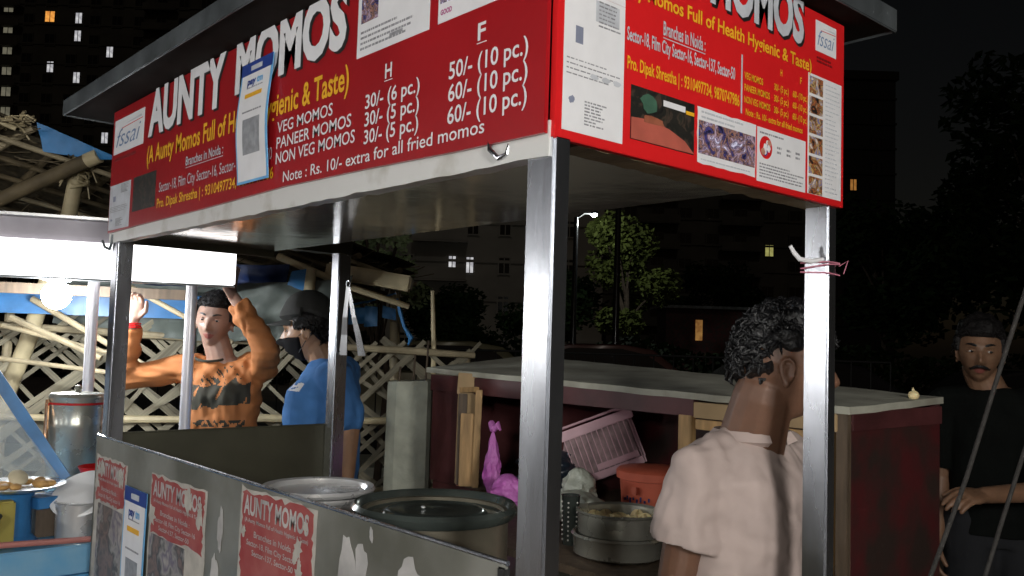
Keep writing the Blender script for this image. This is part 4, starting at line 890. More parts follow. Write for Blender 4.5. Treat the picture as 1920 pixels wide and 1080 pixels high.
# tongs on back post
tg = thing('tongs', (-1.775, .76, 1.60), 'pair of steel tongs hanging on the back cart post', 'tongs')
for p in ([(-1.775, .752, 1.605), (-1.780, .748, 1.50), (-1.787, .752, 1.44), (-1.79, .752, 1.37)], [(-1.772, .752, 1.605), (-1.758, .77, 1.50), (-1.75, .785, 1.44), (-1.745, .80, 1.37)]):
    b = B(); R = []
    for i, q in enumerate(p):
        wv = (.006, .008, .010, .013)[i]; q = Vector(q); R.append([q + Vector((.66, .75, 0)) * wv + Vector((.002, -.002, 0)), q - Vector((.66, .75, 0)) * wv + Vector((.002, -.002, 0)), q - Vector((.66, .75, 0)) * wv - Vector((.001, -.001, 0)), q + Vector((.66, .75, 0)) * wv - Vector((.001, -.001, 0))])
    b.rings(R); mk('arm', b, steel, tg)
mk('ring', B().tube([(-1.774 + .012 * cos(a * pi / 6), .752, 1.615 + .012 * sin(a * pi / 6)) for a in range(13)], .002, 6), steel, tg)

# ---------------- pots on the cart
def steamer(c, r, h, tiers, m, label, lid=None, name='steamer_pot'):
    t = thing(name, c, label, 'pot'); c = Vector(c)
    for k in range(tiers):
        z0 = h * k / tiers; z1 = h * (k + 1) / tiers
        mk('tier', B().lathe(c + Vector((0, 0, z0)), [(r * .96, 0), (r * .985, .004), (r * .985, (z1 - z0) - .012), (r * 1.02, (z1 - z0) - .009), (r * 1.03, (z1 - z0) - .004), (r * 1.0, (z1 - z0)), (r * .93, (z1 - z0) - .002), (r * .92, .006), (.001, .004)], 56), m, t, True)
    return t
st1 = steamer((-.485, .19, .872), .142, .240, 2, mat('brownish_aluminium', (.20, .18, .135), .32, .6, .2, 14, rvar=.04), 'large steamer pot with a dark lid, just behind the front panel')
mk('lid', B().lathe((-.485, .19, 1.110), [(.150, -.010), (.156, -.002), (.158, .006), (.152, .014), (.143, .010), (.136, -.004), (.122, -.012), (.105, -.010), (.098, -.001), (.085, .002), (.05, .0), (.03, .0), (.014, .002), (.001, .002)], 72), pot_dark, st1, True)
mk('lid_rivet', B().ell((-.495, .17, 1.114), (.004, .004, .003)), pot_bright, st1, True)
st2 = steamer((-.83, .135, .872), .115, .225, 2, pot_bright, 'bright aluminium steamer ring behind the dark lidded pot')
mk('inner_rim', B().lathe((-.83, .135, 1.10), [(.118, 0), (.121, .006), (.118, .012), (.104, .010), (.100, .0), (.092, -.008), (.001, -.01)], 56), pot_bright, st2, True)
# work table between cart and box
wt = thing('work_table', (-1.05, 1.08, 0), 'brown wooden work table between the cart and the maroon box', 'table')
mk('table_top', B().mm((-1.75, .80, .842), (-.42, 1.385, .868), .003), wood_d, wt)
mk('apron', B().mm((-1.74, .805, .76), (-.43, .82, .84)), wood_d, wt)
for x in (-1.7, -.48):
    for y in (.84, 1.33): mk('leg', B().mm((x - .02, y - .02, 0), (x + .02, y + .02, .842)), wood_d, wt)
st3 = thing('momo_steamer', (-.735, 1.0, .868), 'small open two tier steamer full of momos on the work table', 'pot'); c = Vector((-.735, 1.0, .868))
mk('lower_tier', B().lathe(c, [(.11, 0), (.122, .008), (.124, .05), (.129, .056), (.124, .062), (.118, .058), (.116, .01)], 56), pot_steel, st3, True)
mk('upper_tier', B().lathe(c + Vector((.004, .0, .058)), [(.10, 0), (.113, .004), (.116, .055), (.121, .06), (.116, .064), (.110, .058), (.107, .012), (.001, .010)], 56), pot_steel, st3, True)
r_ = random.Random(9); mom = None
for k in range(38):
    a = r_.uniform(0, 2 * pi); rr = .088 * sqrt(r_.random()); q = c + Vector((cos(a) * rr, sin(a) * rr, .080 + .012 * r_.random()))
    if mom is None:
        b = B(); R = []
        for i in range(9):
            t_ = -pi / 2 + pi * (i + .2) / 8.4; R.append([Vector(((.028 * cos(t_)) * cos(2 * pi * j / 16) * (1 + .12 * cos(8 * 2 * pi * j / 16) * max(0, sin(t_))), .020 * cos(t_) * sin(2 * pi * j / 16), .016 * sin(t_) + .004 * max(0, sin(t_)) * cos(2 * pi * j / 16 * 4))) for j in range(16)])
        b.rings(R); mom = mk('momo', b, dough, st3, True); mom.location = q - LOC[st3.name]; mom.data.transform(Matrix.Translation(LOC[st3.name])); mom.rotation_euler = (0, 0, a)
    else:
        o = mom.copy(); COL.objects.link(o); o.location = q - LOC[st3.name]; o.rotation_euler = (r_.uniform(-.2, .2), r_.uniform(-.2, .2), a * 3)
mk('handle', B().tube([c + Vector((.102, -.05, .118)), c + Vector((.115, -.062, .122)), c + Vector((.09, -.09, .122)), c + Vector((.078, -.082, .118))], .003, 6), pot_steel, st3, True)
gr = thing('steel_tumbler', (-.90, .98, .868), 'narrow perforated steel tumbler beside the front post', 'tumbler'); c = LOC[gr.name]
mk('body', B().lathe(c, [(.02, 0), (.021, .003), (.026, .135), (.028, .138), (.024, .138), (.019, .004)], 24), pot_dark, gr, True)
for k in range(9):
    for j in range(6): 
        a = j * 1.047; zz = .015 + k * .013; rr = .0215 + .005 * zz / .135
        if j == 0 and k == 0: hole = mk('hole', B().ell(c + Vector((0, 0, 0)), (.0028, .0028, .0028), None, 8, 5), eye_w, gr, True); hole.location = Vector((rr * cos(a), rr * sin(a), zz))
        else: o = hole.copy(); COL.objects.link(o); o.location = Vector((rr * cos(a), rr * sin(a), zz))

# ---------------- maroon box
bxo = thing('wooden_box', (-1.2, 1.65, 0), 'long maroon wooden counter box with a worn grey top, open at the front', 'box')
X0, X1, Y0, Y1, ZT = -2.14, -.285, 1.40, 1.945, 1.30
def zt(x, y):
    a = (x - X0) / (X1 - X0); c = (y - Y0) / (Y1 - Y0); return (1.318 * (1 - a) + 1.288 * a) * (1 - c) + (1.372 * (1 - a) + 1.306 * a) * c
_b = B(); _n = 40; _v = []
for i in range(_n + 1):
    for j in range(9):
        x = X0 - .02 + (X1 - X0 + .027) * i / _n; y = Y0 - .022 + (Y1 - Y0 + .03) * j / 8; q = .0025 * noise.noise(Vector((x * 9, y * 9, 0)))
        if j == 0: y += .006 * noise.noise(Vector((x * 14, 0, 5)))
        _v.append(Vector((x, y, zt(x, y) + q)))
_f = [(i * 9 + j, (i + 1) * 9 + j, (i + 1) * 9 + j + 1, i * 9 + j + 1) for i in range(_n) for j in range(8)]
_m = len(_v); _rim = [i * 9 for i in range(_n + 1)] + [_n * 9 + j for j in range(1, 9)] + [i * 9 + 8 for i in range(_n - 1, -1, -1)] + [j for j in range(7, 0, -1)]
_b.add(_v + [q - Vector((0, 0, .02)) for q in _v], _f + [tuple(_m + q for q in f[::-1]) for f in _f] + [(_rim[i], _m + _rim[i], _m + _rim[(i + 1) % len(_rim)], _rim[(i + 1) % len(_rim)]) for i in range(len(_rim))])
mk('top_board', _b, boxtop, bxo)
mk('back_batten', B().add([(x, y, z) for x in (X0, X1) for y in (Y1 - .018, Y1) for z in (1.27, zt(x, y) - .022)], [(0, 1, 3, 2), (4, 6, 7, 5), (0, 4, 5, 1), (2, 3, 7, 6), (0, 2, 6, 4), (1, 5, 7, 3)]), maroon2, bxo)
mk('front_rail', B().mm((X0, Y0 - .014, ZT - .078), (X1 - .5, Y0 + .012, ZT - .012), .002), maroon, bxo)
mk('side_board', B().mm((X0, Y0 + .016, .35), (X0 + .02, Y1, ZT - .022), .002), maroon, bxo)
mk('front_stile', B().mm((X0, Y0 - .002, .851), (X0 + .24, Y0 + .014, ZT - .079), .002), maroon, bxo)
mk('side_board', B().mm((X1 - .02, Y0, .35), (X1, Y1, ZT - .028), .002), maroon2, bxo)['label'] = 'red brown worn right end board'
mk('side_trim', B().mm((X1 + .001, Y0, ZT - .075), (X1 + .006, Y1, ZT - .023)), maroon, bxo)
mk('back_board', B().mm((X0 + .02, Y1 - .018, .35), (X1 - .02, Y1, ZT - .022), .002), maroon2, bxo)
mk('base_shelf', B().mm((X0 + .02, Y0, .85), (X1 - .02, Y1 - .02, .868), .002), wood_d, bxo)
mk('bottom_board', B().mm((X0, Y0, .33), (X1, Y1, .35)), wood_d, bxo)
mk('front_board', B().mm((X0 + .02, Y0, .35), (X1 - .02, Y0 + .015, .849), .002), maroon, bxo)
mk('divider', B().mm((-1.5, Y0 + .05, .868), (-1.48, Y1 - .02, ZT - .023)), maroon, bxo)
mk('divider', B().mm((-1.86, Y0 + .38, .868), (-1.80, Y0 + .42, ZT - .023)), mat('bright_red_paint', (.30, .01, .01), .45, 0, .2, 8), bxo)
mk('corner_stile', B().mm((X1 - .075, Y0 - .016, .35), (X1 - .045, Y0 + .01, ZT - .085), .002), wood, bxo)
mk('corner_stile', B().mm((X1 - .035, Y0 - .016, .35), (X1 - .001, Y0 + .01, ZT - .024), .002), wood_d, bxo)
mk('stile', B().mm((-.84, Y0 - .018, .868), (-.79, Y0 + .008, ZT - .075), .002), wood, bxo)
mk('front_rail', B().mm((-.782, Y0 - .020, ZT - .08), (X1 - .03, Y0 + .010, ZT - .033), .002), card, bxo)['label'] = 'bare cardboard coloured rail segment'
mk('inner_rail', B().mm((-.78, Y0 - .012, ZT - .115), (-.4, Y0 + .01, ZT - .085), .002), wood, bxo)
for x in (X0 + .05, X1 - .05):
    for y in (Y0 + .05, Y1 - .05): mk('leg', B().mm((x - .025, y - .025, 0), (x + .025, y + .025, .33)), wood_d, bxo)
# egg-like white lump on top
o = mk('garlic_bulb', B().ell((-.30, 1.80, ZT + .012), (.016, .014, .014)).tube([(-.30, 1.80, ZT + .02), (-.302, 1.80, ZT + .034)], [.006, .002], 6), dough, None, True, loc=(-.3, 1.8, ZT)); tag(o, 'small pale bulb lying on the right corner of the maroon box', 'garlic')
# wooden frame pieces leaning in the left of the box
lf = thing('leaning_boards', (-1.83, 1.33, .868), 'bundle of cut wooden boards and cardboard leaning at the left corner of the maroon box', 'boards')
def brd(a, b_, wd, th, m, name='board'):
    a = Vector(a); b_ = Vector(b_); ax = (b_ - a); L = ax.length; ax.normalize(); s_ = (rd - ax * rd.dot(ax)).normalized(); R = Matrix((ax, s_, ax.cross(s_))).transposed()
    return mk(name, B().box((a + b_) / 2, (L, wd, th), R, .002), m, lf)
brd((-1.875, 1.378, .87), (-1.875, 1.380, 1.255), .085, .008, card); brd((-1.880, 1.355, .87), (-1.880, 1.357, 1.225), .034, .03, wood_d); brd((-1.792, 1.360, .87), (-1.788, 1.362, 1.245), .026, .03, wood)
brd((-1.832, 1.345, .87), (-1.834, 1.347, 1.15), .055, .018, wood); brd((-1.885, 1.350, 1.238), (-1.785, 1.352, 1.246), .018, .02, wood); brd((-1.872, 1.366, 1.22), (-1.868, 1.368, 1.305), .075, .006, card, 'cardboard')
# bags
def bag(name, c, rad, m, label, seed, h=1.0, knot=True, cat='bag'):
    c = Vector(c); b = B(); R = []; nv = 34; nu = 44
    for i in range(nv + 1):
        t = i / nv; prof = sin(pi * min(1, t * 1.02 + .02)) ** .55 * (1 - .55 * t) if knot else sin(pi * (t * .96 + .02)) ** .5
        r = []
        for j in range(nu):
            a = 2 * pi * j / nu; p = Vector((cos(a) * rad[0] * prof, sin(a) * rad[1] * prof, rad[2] * t)); k = 1 + .30 * noise.noise(Vector((cos(a) * 1.6, sin(a) * 1.6, t * 5 + seed))) + .22 * abs(noise.noise(Vector((cos(a) * 3.5, sin(a) * 3.5, t * 9 + seed)))) - .16 * abs(noise.noise(Vector((cos(a) * 7, sin(a) * 7, t * 16 + seed))))
            r.append(c + Vector((p.x * k, p.y * k, p.z)))
        R.append(r)
    b.rings(R)
    if knot:
        tp = c + Vector((0, 0, rad[2] * .97))
        for a in (0.4, 2.8): b.tube([tp, tp + Vector((cos(a) * .02, sin(a) * .02, .02)), tp + Vector((cos(a) * .03, sin(a) * .03, .0))], [.012, .014, .004], 8)
    o = mk(name, b, m, None, True, loc=tuple(c)); tag(o, label, cat); return o
bag('plastic_bag', (-1.60, 1.28, .868), (.040, .036, .25), magpl, 'tall magenta plastic bag standing beside the leaning boards', 1)
bag('plastic_bag', (-1.33, 1.12, .868), (.055, .05, .13), magpl, 'low magenta plastic bag just left of the front cart post', 7, knot=False)
bag('plastic_bag', (-1.52, 1.48, .868), (.12, .10, .18), navybag, 'black plastic bag in the shadow inside the maroon box', 2, knot=False)
bag('plastic_bag', (-1.08, 1.19, .868), (.11, .07, .105), clear_bag, 'clear crumpled plastic bag in front of the pink basket', 3, knot=False)
bag('plastic_bag', (-1.16, 1.28, .868), (.06, .05, .16), clear_bag, 'upright clear plastic bag with open neck, right of the front post', 5, knot=False)
# pink basket, tilted
bk = thing('plastic_basket', (-1.25, 1.5, .93), 'pink slatted plastic basket lying tilted inside the maroon box', 'basket')
U_ = Vector((.60, .69, .36)).normalized(); V_ = Vector((-.75, .66, -.12)).normalized(); Wn = U_.cross(V_).normalized() * -1
if Wn.z < 0: Wn = -Wn
V_ = Wn.cross(U_); Rk = Matrix((U_, V_, Wn)).transposed(); O_ = Vector((-1.44, 1.66, 1.035))
bw, bd_, bh = .32, .16, .20
def bkp(x, y, z): return O_ + Rk @ Vector((x, y, z))
mk('rim', B().box(bkp(0, -bd_ / 2, bh / 2 - .012), (bw + .02, .012, .036), Rk, .003).box(bkp(0, bd_ / 2, bh / 2 - .012), (bw + .02, .012, .036), Rk, .003).box(bkp(-bw / 2, 0, bh / 2 - .012), (.012, bd_, .036), Rk, .003).box(bkp(bw / 2, 0, bh / 2 - .012), (.012, bd_, .036), Rk, .003), pinkpl, bk)
mk('base', B().box(bkp(0, 0, -bh / 2), (bw - .03, bd_ - .02, .008), Rk, .003).box(bkp(0, -bd_ / 2, -bh / 2 + .012), (bw - .02, .006, .026), Rk, .002).box(bkp(bw / 2 - .004, 0, -bh / 2 + .012), (.006, bd_ - .01, .026), Rk, .002), pinkpl, bk)
mk('lining', B().box(bkp(0, .0, -.01), (bw - .03, bd_ - .03, bh - .04), Rk, .003), mat('greyed_pink', (.36, .25, .26), .6, 0, .3, 25), bk)
for k in range(15):
    x = -bw / 2 + .012 + k * (bw - .024) / 14
    mk('slat', B().box(bkp(x, -bd_ / 2, -.004), (.0032, .005, bh - .05), Rk), pinkpl, bk)
for k in range(10): mk('slat', B().box(bkp(bw / 2, -bd_ / 2 + .02 + k * .02, -.004), (.005, .0045, bh - .05), Rk), pinkpl, bk)
mk('name_plate', B().box(bkp(.06, -bd_ / 2 - .004, -bh / 2 + .04), (.16, .004, .022), Rk, .001), pinkpl, bk)
mk('handle', B().tube([bkp(-bw / 2 + .02, -bd_ / 2, bh / 2 + .01), bkp(-.1, -bd_ / 2, bh / 2 + .018), bkp(.1, -bd_ / 2, bh / 2 + .018), bkp(bw / 2 - .01, -bd_ / 2, bh / 2 + .008)], .005, 8), pinkpl, bk, True)
# orange tub
tb = thing('plastic_tub', (-1.02, 1.50, .868), 'orange red round plastic tub with a lid behind the momo steamer', 'tub'); c = LOC[tb.name]
mk('tub', B().lathe(c, [(.10, 0), (.108, .004), (.119, .14), (.115, .142)], 40), orpl, tb, True)
mk('lid', B().lathe(c + Vector((0, 0, .142)), [(.124, -.014), (.129, -.012), (.130, .012), (.122, .019), (.06, .026), (.001, .029)], 48), orpl, tb, True)
mk('latch', B().box(c + Vector((.02, -.129, .10)), (.02, .008, .024), Euler((0, 0, .2)), .002), orpl, tb)
b = B(); 
for k in range(8):
    a = -1.9 + k * .12; q = c + Vector((cos(a) * .1145, sin(a) * .1145, .066 + .006 * (k % 2)))
    b.box(q, (.005, .003, .008 + .004 * (k % 3)), Euler((0, 0, a + pi / 2)))
mk('print', b, navy, tb)

# ---------------- ropes
rm = mk('rope', B().tube([(.40, 1.22, 2.20), (.30, .925, 1.57), (.272, .86, 1.40), (.245, .79, 1.22), (.216, .715, 1.057), (.17, .63, .80), (.12, .5, .3)], .0040, 10), ropem, None, True, loc=(.216, .715, 1.057)); tag(rm, 'long dark rope slanting down in front of the man with the moustache', 'rope')
rm = mk('rope', B().tube([(.33, 1.04, 1.50), (.289, .93, 1.259), (.27, .88, 1.14), (.255, .83, 1.03), (.23, .76, .8), (.2, .7, .3)], .0038, 10), ropem, None, True, loc=(.289, .93, 1.259)); tag(rm, 'second dark rope at the lower right corner of the photo', 'rope')
# ================================================================== PEOPLE
def smooth01(x, a, b):
    t = max(0.0, min(1.0, (x - a) / (b - a))); return t * t * (3 - 2 * t)
def ga(x, s): return math.exp(-(x / s) ** 2)
def head_local(nu=88, nv=72, sc=1.0):
    "unit head: +Y forward, +Z up, origin between the eyes and the ears; returns rows of points"
    R = []
    for i in range(nv + 1):
        ph = -pi / 2 + pi * (i + .12) / (nv + .24); r = []
        for j in range(nu):
            th = 2 * pi * j / nu; d = Vector((cos(ph) * cos(th), cos(ph) * sin(th), sin(ph)))
            x = d.x * .073; y = d.y * .094; z = d.z * .116
            if z < 0:                                                    # jaw: narrower towards the chin
                k = smooth01(-z, .0, .116); x *= 1 - .26 * k; 
                if y < 0: y *= 1 - .42 * smooth01(-z, .01, .09)
                else: y *= 1 - .06 * k
            else:
                x *= 1 + .05 * ga(z - .04, .05); 
                if y < 0: y *= 1.04
            f = smooth01(y, .02, .07)                                    # the face side
            x0 = x
            if f > 0:
                y -= .010 * f * ga(z - .0, .05) * ga(abs(x) - .07, .03)
                br = .007 * ga(z - .020, .010) * ga(abs(x) - .026, .024)
                so = -.0125 * ga(z - .002, .0125) * ga(abs(x) - .031, .017)
                nose = (.026 * ga(z + .036, .015) * ga(x, .0105) + .017 * ga(z + .016, .018) * ga(x, .0085) + .010 * ga(z + .040, .009) * ga(abs(x) - .012, .007))
                ch = .006 * ga(z + .028, .022) * ga(abs(x) - .046, .018)
                lp = .0085 * ga(z + .0635, .0055) * ga(x, .022) + .0095 * ga(z + .0755, .006) * ga(x, .019) - .004 * ga(z + .0695, .0028) * ga(x, .024) - .0035 * ga(z + .085, .006) * ga(x, .02)
                cn = .011 * ga(z + .102, .014) * ga(x, .024)
                und = -.004 * ga(z + .05, .006) * ga(x, .018)
                y += (br + so + nose + ch + lp + cn + und) * f
            r.append(Vector((x, y, z)) * sc)
        R.append(r)
    return R
class Fig:
    def __init__(s, head, hf, hu=Vector((0, 0, 1)), sc=1.0):
        s.hc = Vector(head); f = Vector(hf).normalized(); u = (Vector(hu) - f * f.dot(Vector(hu))).normalized(); s.HR = Matrix((f.cross(u), f, u)).transposed(); s.sc = sc
    def H(s, x, y, z): return s.hc + s.HR @ Vector((x, y, z)) * s.sc
    def head(s, b):
        b.rings([[s.hc + s.HR @ p for p in r] for r in head_local(sc=s.sc)])
        for sx in (-1, 1):                                               # ears
            c = s.H(sx * .0735, -.008, -.016); 
            ax = s.HR @ Vector((sx * .9, -.35, .0)).normalized(); q = (s.HR @ Vector((0, 1, 0)) - ax * ax.dot(s.HR @ Vector((0, 1, 0)))).normalized(); R = Matrix((ax, q, ax.cross(q))).transposed()
            b.ell(c - ax * .002, (.0045 * s.sc, .0135 * s.sc, .025 * s.sc), R, 14, 10)
            E_ = lambda u, v, o: c + R @ Vector((o, u, v)) * s.sc
            b.tube([E_(.010, -.004, .001), E_(.013, .008, .004), E_(.010, .020, .006), E_(.001, .027, .007), E_(-.009, .023, .008), E_(-.0145, .010, .008), E_(-.013, -.006, .007), E_(-.008, -.018, .005)], [.0024, .0034, .0038, .0040, .0040, .0038, .0034, .003], 8)
            b.tube([E_(.002, .014, .003), E_(-.006, .006, .0055), E_(-.006, -.006, .0055), E_(.0, -.013, .004)], .0026, 7)
            b.ell(E_(-.003, -.023, .003), (.0052 * s.sc, .0075 * s.sc, .0085 * s.sc), R, 12, 8)
            b.ell(E_(.010, -.006, .002), (.004 * s.sc, .0035 * s.sc, .0065 * s.sc), R, 10, 7)
    def shell(s, mask, out, inn=.90, nz=0.0, fr=40, seed=0):
        "closed shell over the head: where mask(x,y,z)=1 it stands proud of the skin, elsewhere it hides inside"
        R = []
        for r in head_local(sc=1.0):
            q = []
            for p in r:
                m_ = mask(p.x, p.y, p.z); k = inn + (1 - inn) * m_
                n_ = p.normalized(); o = out(p) if callable(out) else out
                pp = p * k + n_ * (o * m_)
                if nz: pp += n_ * (nz * m_ * noise.noise(p * fr + Vector((seed, 0, 0))))
                q.append(s.hc + s.HR @ pp * s.sc)
            R.append(q)
        return B().rings(R)
def remesh(name, b, mats, parent, voxel, smooth=3, assign=None, wrinkle=None):
    me = bpy.data.meshes.new('tmp'); me.from_pydata(b.v, [], b.f)
    bm = bmesh.new(); bm.from_mesh(me); bmesh.ops.recalc_face_normals(bm, faces=bm.faces); bm.to_mesh(me); bm.free()
    o = bpy.data.objects.new('tmp', me); COL.objects.link(o)
    md = o.modifiers.new('r', 'REMESH'); md.mode = 'VOXEL'; md.voxel_size = voxel; md.adaptivity = 0
    if smooth: ms = o.modifiers.new('s', 'SMOOTH'); ms.iterations = smooth; ms.factor = .5
    dg = bpy.context.evaluated_depsgraph_get(); nm = bpy.data.meshes.new_from_object(o.evaluated_get(dg)); nm.name = name
    bpy.data.objects.remove(o); bpy.data.meshes.remove(me)
    if wrinkle:
        nr = [v.normal.copy() for v in nm.vertices]
        for v, n_ in zip(nm.vertices, nr): v.co += n_ * wrinkle(v.co)
    nm.materials.clear()
    for q in mats: nm.materials.append(q)
    if assign:
        for p in nm.polygons: p.material_index = assign(p.center)
    org = LOC[parent.name]; nm.transform(Matrix.Translation(-org)); nm.polygons.foreach_set('use_smooth', [True] * len(nm.polygons))
    ob = bpy.data.objects.new(name, nm); COL.objects.link(ob); ob.parent = parent; LOC[ob.name] = org
    return ob
def hand(b, wrist, d, palm, thumb, curl=.5, sc=1.0):
    "d: wrist->knuckles, palm: direction the palm faces, thumb: side the thumb leaves to"
    d = Vector(d).normalized(); palm = Vector(palm); palm = (palm - d * palm.dot(d)).normalized(); sd = d.cross(palm).normalized()
    if sd.dot(Vector(thumb)) < 0: sd = -sd
    w_ = Vector(wrist)
    b.loft([(w_ - d * .012 * sc, sd, palm, .024 * sc, .019 * sc), (w_ + d * .02 * sc, sd, palm, .030 * sc, .017 * sc), (w_ + d * .055 * sc, sd, palm, .039 * sc, .016 * sc), (w_ + d * .083 * sc, sd, palm, .039 * sc, .013 * sc), (w_ + d * .092 * sc, sd, palm, .034 * sc, .009 * sc)], 18)
    for k, (off, L) in enumerate(((.029, .070), (.0098, .078), (-.0098, .073), (-.0285, .058))):
        p = w_ + d * .080 * sc + sd * off * sc; a = .15; q = p
        for s_, f in enumerate((.45, .31, .24)):
            a += curl * (.9 if s_ else .8) ; dr = (d * cos(a) + palm * sin(a) + sd * off * .8 * (1 - s_ * .3)).normalized(); e = q + dr * L * f * sc
            b.capsule(q, e, (.0092 - .0007 * s_) * sc, (.0086 - .0009 * s_) * sc, 10); q = e
    p = w_ + d * .022 * sc + sd * .024 * sc; t1 = (d * .75 + sd * .75 + palm * .25).normalized(); e = p + t1 * .040 * sc; b.capsule(p, e, .0125 * sc, .0105 * sc, 10)
    t2 = (d * .95 + sd * .25 + palm * .35 * (1 + curl)).normalized(); e2 = e + t2 * .028 * sc; b.capsule(e, e2, .0105 * sc, .0092 * sc, 10); e3 = e2 + (t2 + palm * .3 * curl).normalized() * .022 * sc; b.capsule(e2, e3, .0092 * sc, .0078 * sc, 10)
def wr(a=.004, f=(9, 9, 5), seed=0):
    def g(p): q = Vector((p.x * f[0] + seed, p.y * f[1], p.z * f[2])); return a * (noise.noise(q) + .6 * noise.noise(q * 2.2 + Vector((3, 1, 7))) - .15)
    return g
def face_bits(F, t, skin, brow=1.0, gaze=(0, 0), moust=False):
    for sx in (-1, 1):
        e = mk('eye', B().ell(F.H(sx * .031, .0715, .0015), tuple(q * F.sc for q in (.0118, .0116, .0050)), F.HR, 16, 12), eye_w, t, True)
        mk('iris', B().ell(F.H(sx * .031 + gaze[0], .0790, .0015 + gaze[1]), tuple(q * F.sc for q in (.0062, .0052, .0060)), F.HR, 12, 8), eye_d, e, True)
        b = B(); b.tube([F.H(sx * .0435, .074, .000), F.H(sx * .037, .0815, .0060), F.H(sx * .030, .0835, .0075), F.H(sx * .0195, .081, .003)], .0034 * F.sc, 6); mk('eyelid', b, skin, t, True)
        b = B(); pts = [F.H(sx * (.014 + .034 * q), .0925 - .018 * q * q, .020 + .007 * sin(q * 2.2)) for q in (0, .2, .4, .6, .8, 1)]; b.tube(pts, [.0028 * brow, .0040 * brow, .0040 * brow, .0034 * brow, .0026 * brow, .001], 7); mk('eyebrow', b, hair_m, t, True)
def legs(b, hips, feet, Rv, top=.088, mid=.056, low=.043):
    for sx, ft in zip((-1, 1), feet):
        h = Vector(hips) + Rv * sx * .085; ft = Vector(ft); kn = h.lerp(ft, .48) + Vector((0, 0, .0)); b.capsule(h, kn, top, mid, 18); b.capsule(kn, ft + Vector((0, 0, .07)), mid, low, 18)
def shoes(t, feet, fw_):
    fw_ = Vector(fw_); fw_.z = 0; fw_.normalize(); sd = Vector((fw_.y, -fw_.x, 0))
    for ft in feet:
        ft = Vector(ft); ft.z = 0; b = B(); U = Vector((0, 0, 1)); Rg = []
        for yy, hw, hh in ((-.08, .03, .06), (-.05, .038, .085), (.0, .04, .095), (.06, .042, .065), (.12, .046, .05), (.16, .038, .042), (.175, .02, .03)): Rg.append((ft + fw_ * yy + U * (hh / 2 + .001), sd, U, hw, hh / 2))
        b.loft(Rg, 16, 2.6); mk('shoe', b, rubber, t, True)
def torso(b, rows, Rv, Fv, n=28, k=1.0): b.loft([(Vector(c), Rv, Fv, ra * k, rb * k) for c, ra, rb in rows], n, 2.3)

def person(label, loc): return thing('person', loc, label, 'person')
Z = Vector((0, 0, 1))
def yawvec(v): v = Vector(v); v.z = 0; return v.normalized()

def hairmask(front=.055, side=.03, back=-.075, ear=False):
    def f(x, y, z):
        # y: +forward; hairline height rises to the front
        t = smooth01(y, -.03, .06); line = back + (side - back) * smooth01(y, -.085, -.01) if y < 0 else side + (front - side) * t
        if ear and -.035 < y < .03: line = max(line, .026)
        elif abs(x) > .05 and -.01 < y < .035: line = min(line, .0)
        return smooth01(z, line - .006, line + .006)
    return f
def tufts(F, mask, n, L, r, seed, curl=.6, up=.3):
    rnd_ = random.Random(seed); b = B(); i = 0
    while i < n:
        d = Vector((rnd_.gauss(0, 1), rnd_.gauss(0, 1), abs(rnd_.gauss(0, 1)) * .9 - .2)).normalized(); p = Vector((d.x * .078, d.y * .100, d.z * .120))
        if mask(p.x, p.y, p.z) < .5: continue
        i += 1; tn = d.cross(Vector((rnd_.gauss(0, 1), rnd_.gauss(0, 1), rnd_.gauss(0, 1)))).normalized(); l = L * rnd_.uniform(.6, 1.4)
        q = [p + d * .004, p + d * l * .6 + tn * l * .3 + Vector((0, 0, up * l * .3)), p + d * l * .85 + tn * l * curl, p + d * l * (.75 - curl * .3) + tn * l * (curl + .35)]
        b.tube([F.hc + F.HR @ k * F.sc for k in q], [r * F.sc, r * .95 * F.sc, r * .7 * F.sc, r * .15 * F.sc], 6)
    return b

# ---- man in the orange shirt, holding the stall canopy
t = person('man in an orange long sleeved shirt with dark chest band, both arms raised', (-2.88, .80, 0))
fv = yawvec((.80, -.60, 0)); rv = fv.cross(Z)            # rv: his right-hand side
C0 = Vector((-2.875, .800, 0))
F = Fig((-2.862, .745, 1.490), (.78, -.62, -.04), (0.06, .06, 1), 1.0)
S_r = Vector((-2.975, .655, 1.272)); S_l = Vector((-2.76, .93, 1.285))
E_r = Vector((-3.10, .455, 1.235)); W_r = Vector((-2.995, .445, 1.475)); E_l = Vector((-2.60, .865, 1.375)); W_l = Vector((-2.665, .735, 1.590))
b = B(); F.head(b)
b.capsule(F.H(0, -.025, -.07), C0 + Vector((.0, .0, 1.29)), .056, .060)
torso(b, k=.92, rows=[(C0 + Z * .88, .13, .085), (C0 + Z * 1.0, .125, .085), (C0 + Z * 1.15, .145, .095), (C0 + Z * 1.26, .15, .085), (C0 + Z * 1.31, .10, .06), (C0 + Z * 1.335, .05, .045)], Rv=rv, Fv=fv)
for s0, e0, w0 in ((S_r, E_r, W_r), (S_l, E_l, W_l)): b.capsule(s0, e0, .045, .034); b.capsule(e0, w0, .034, .024)
hand(b, W_r, (.15, .02, 1), (.75, -.66, 0), (.66, .75, 0), .55); hand(b, W_l, (.35, -.55, .75), (.3, .6, -.3), (-.7, -.3, .3), .5)
legs(b, C0 + Z * .90, (C0 - rv * .1, C0 + rv * .1), rv); 
def asg(p):
    q = F.HR.transposed() @ (p - F.hc)
    return 1 if (q.y > .07 and abs(q.x) < .022 and -.081 < q.z < -.058) else 0
remesh('body', b, [skinA, lip], t, .0042, 2, asg)
face_bits(F, t, skinA, 1.0)
hm = hairmask(.058, .02, -.06)
hb_ = F.shell(hm, lambda p: .010 + .008 * max(0, p.z / .1), nz=.006, fr=60); mk('hair', hb_, hair_far, t, True); mk('hair_tufts', tufts(F, hm, 1000, .014, .0018, 3), hair_far, t, True)['kind'] = 'stuff'
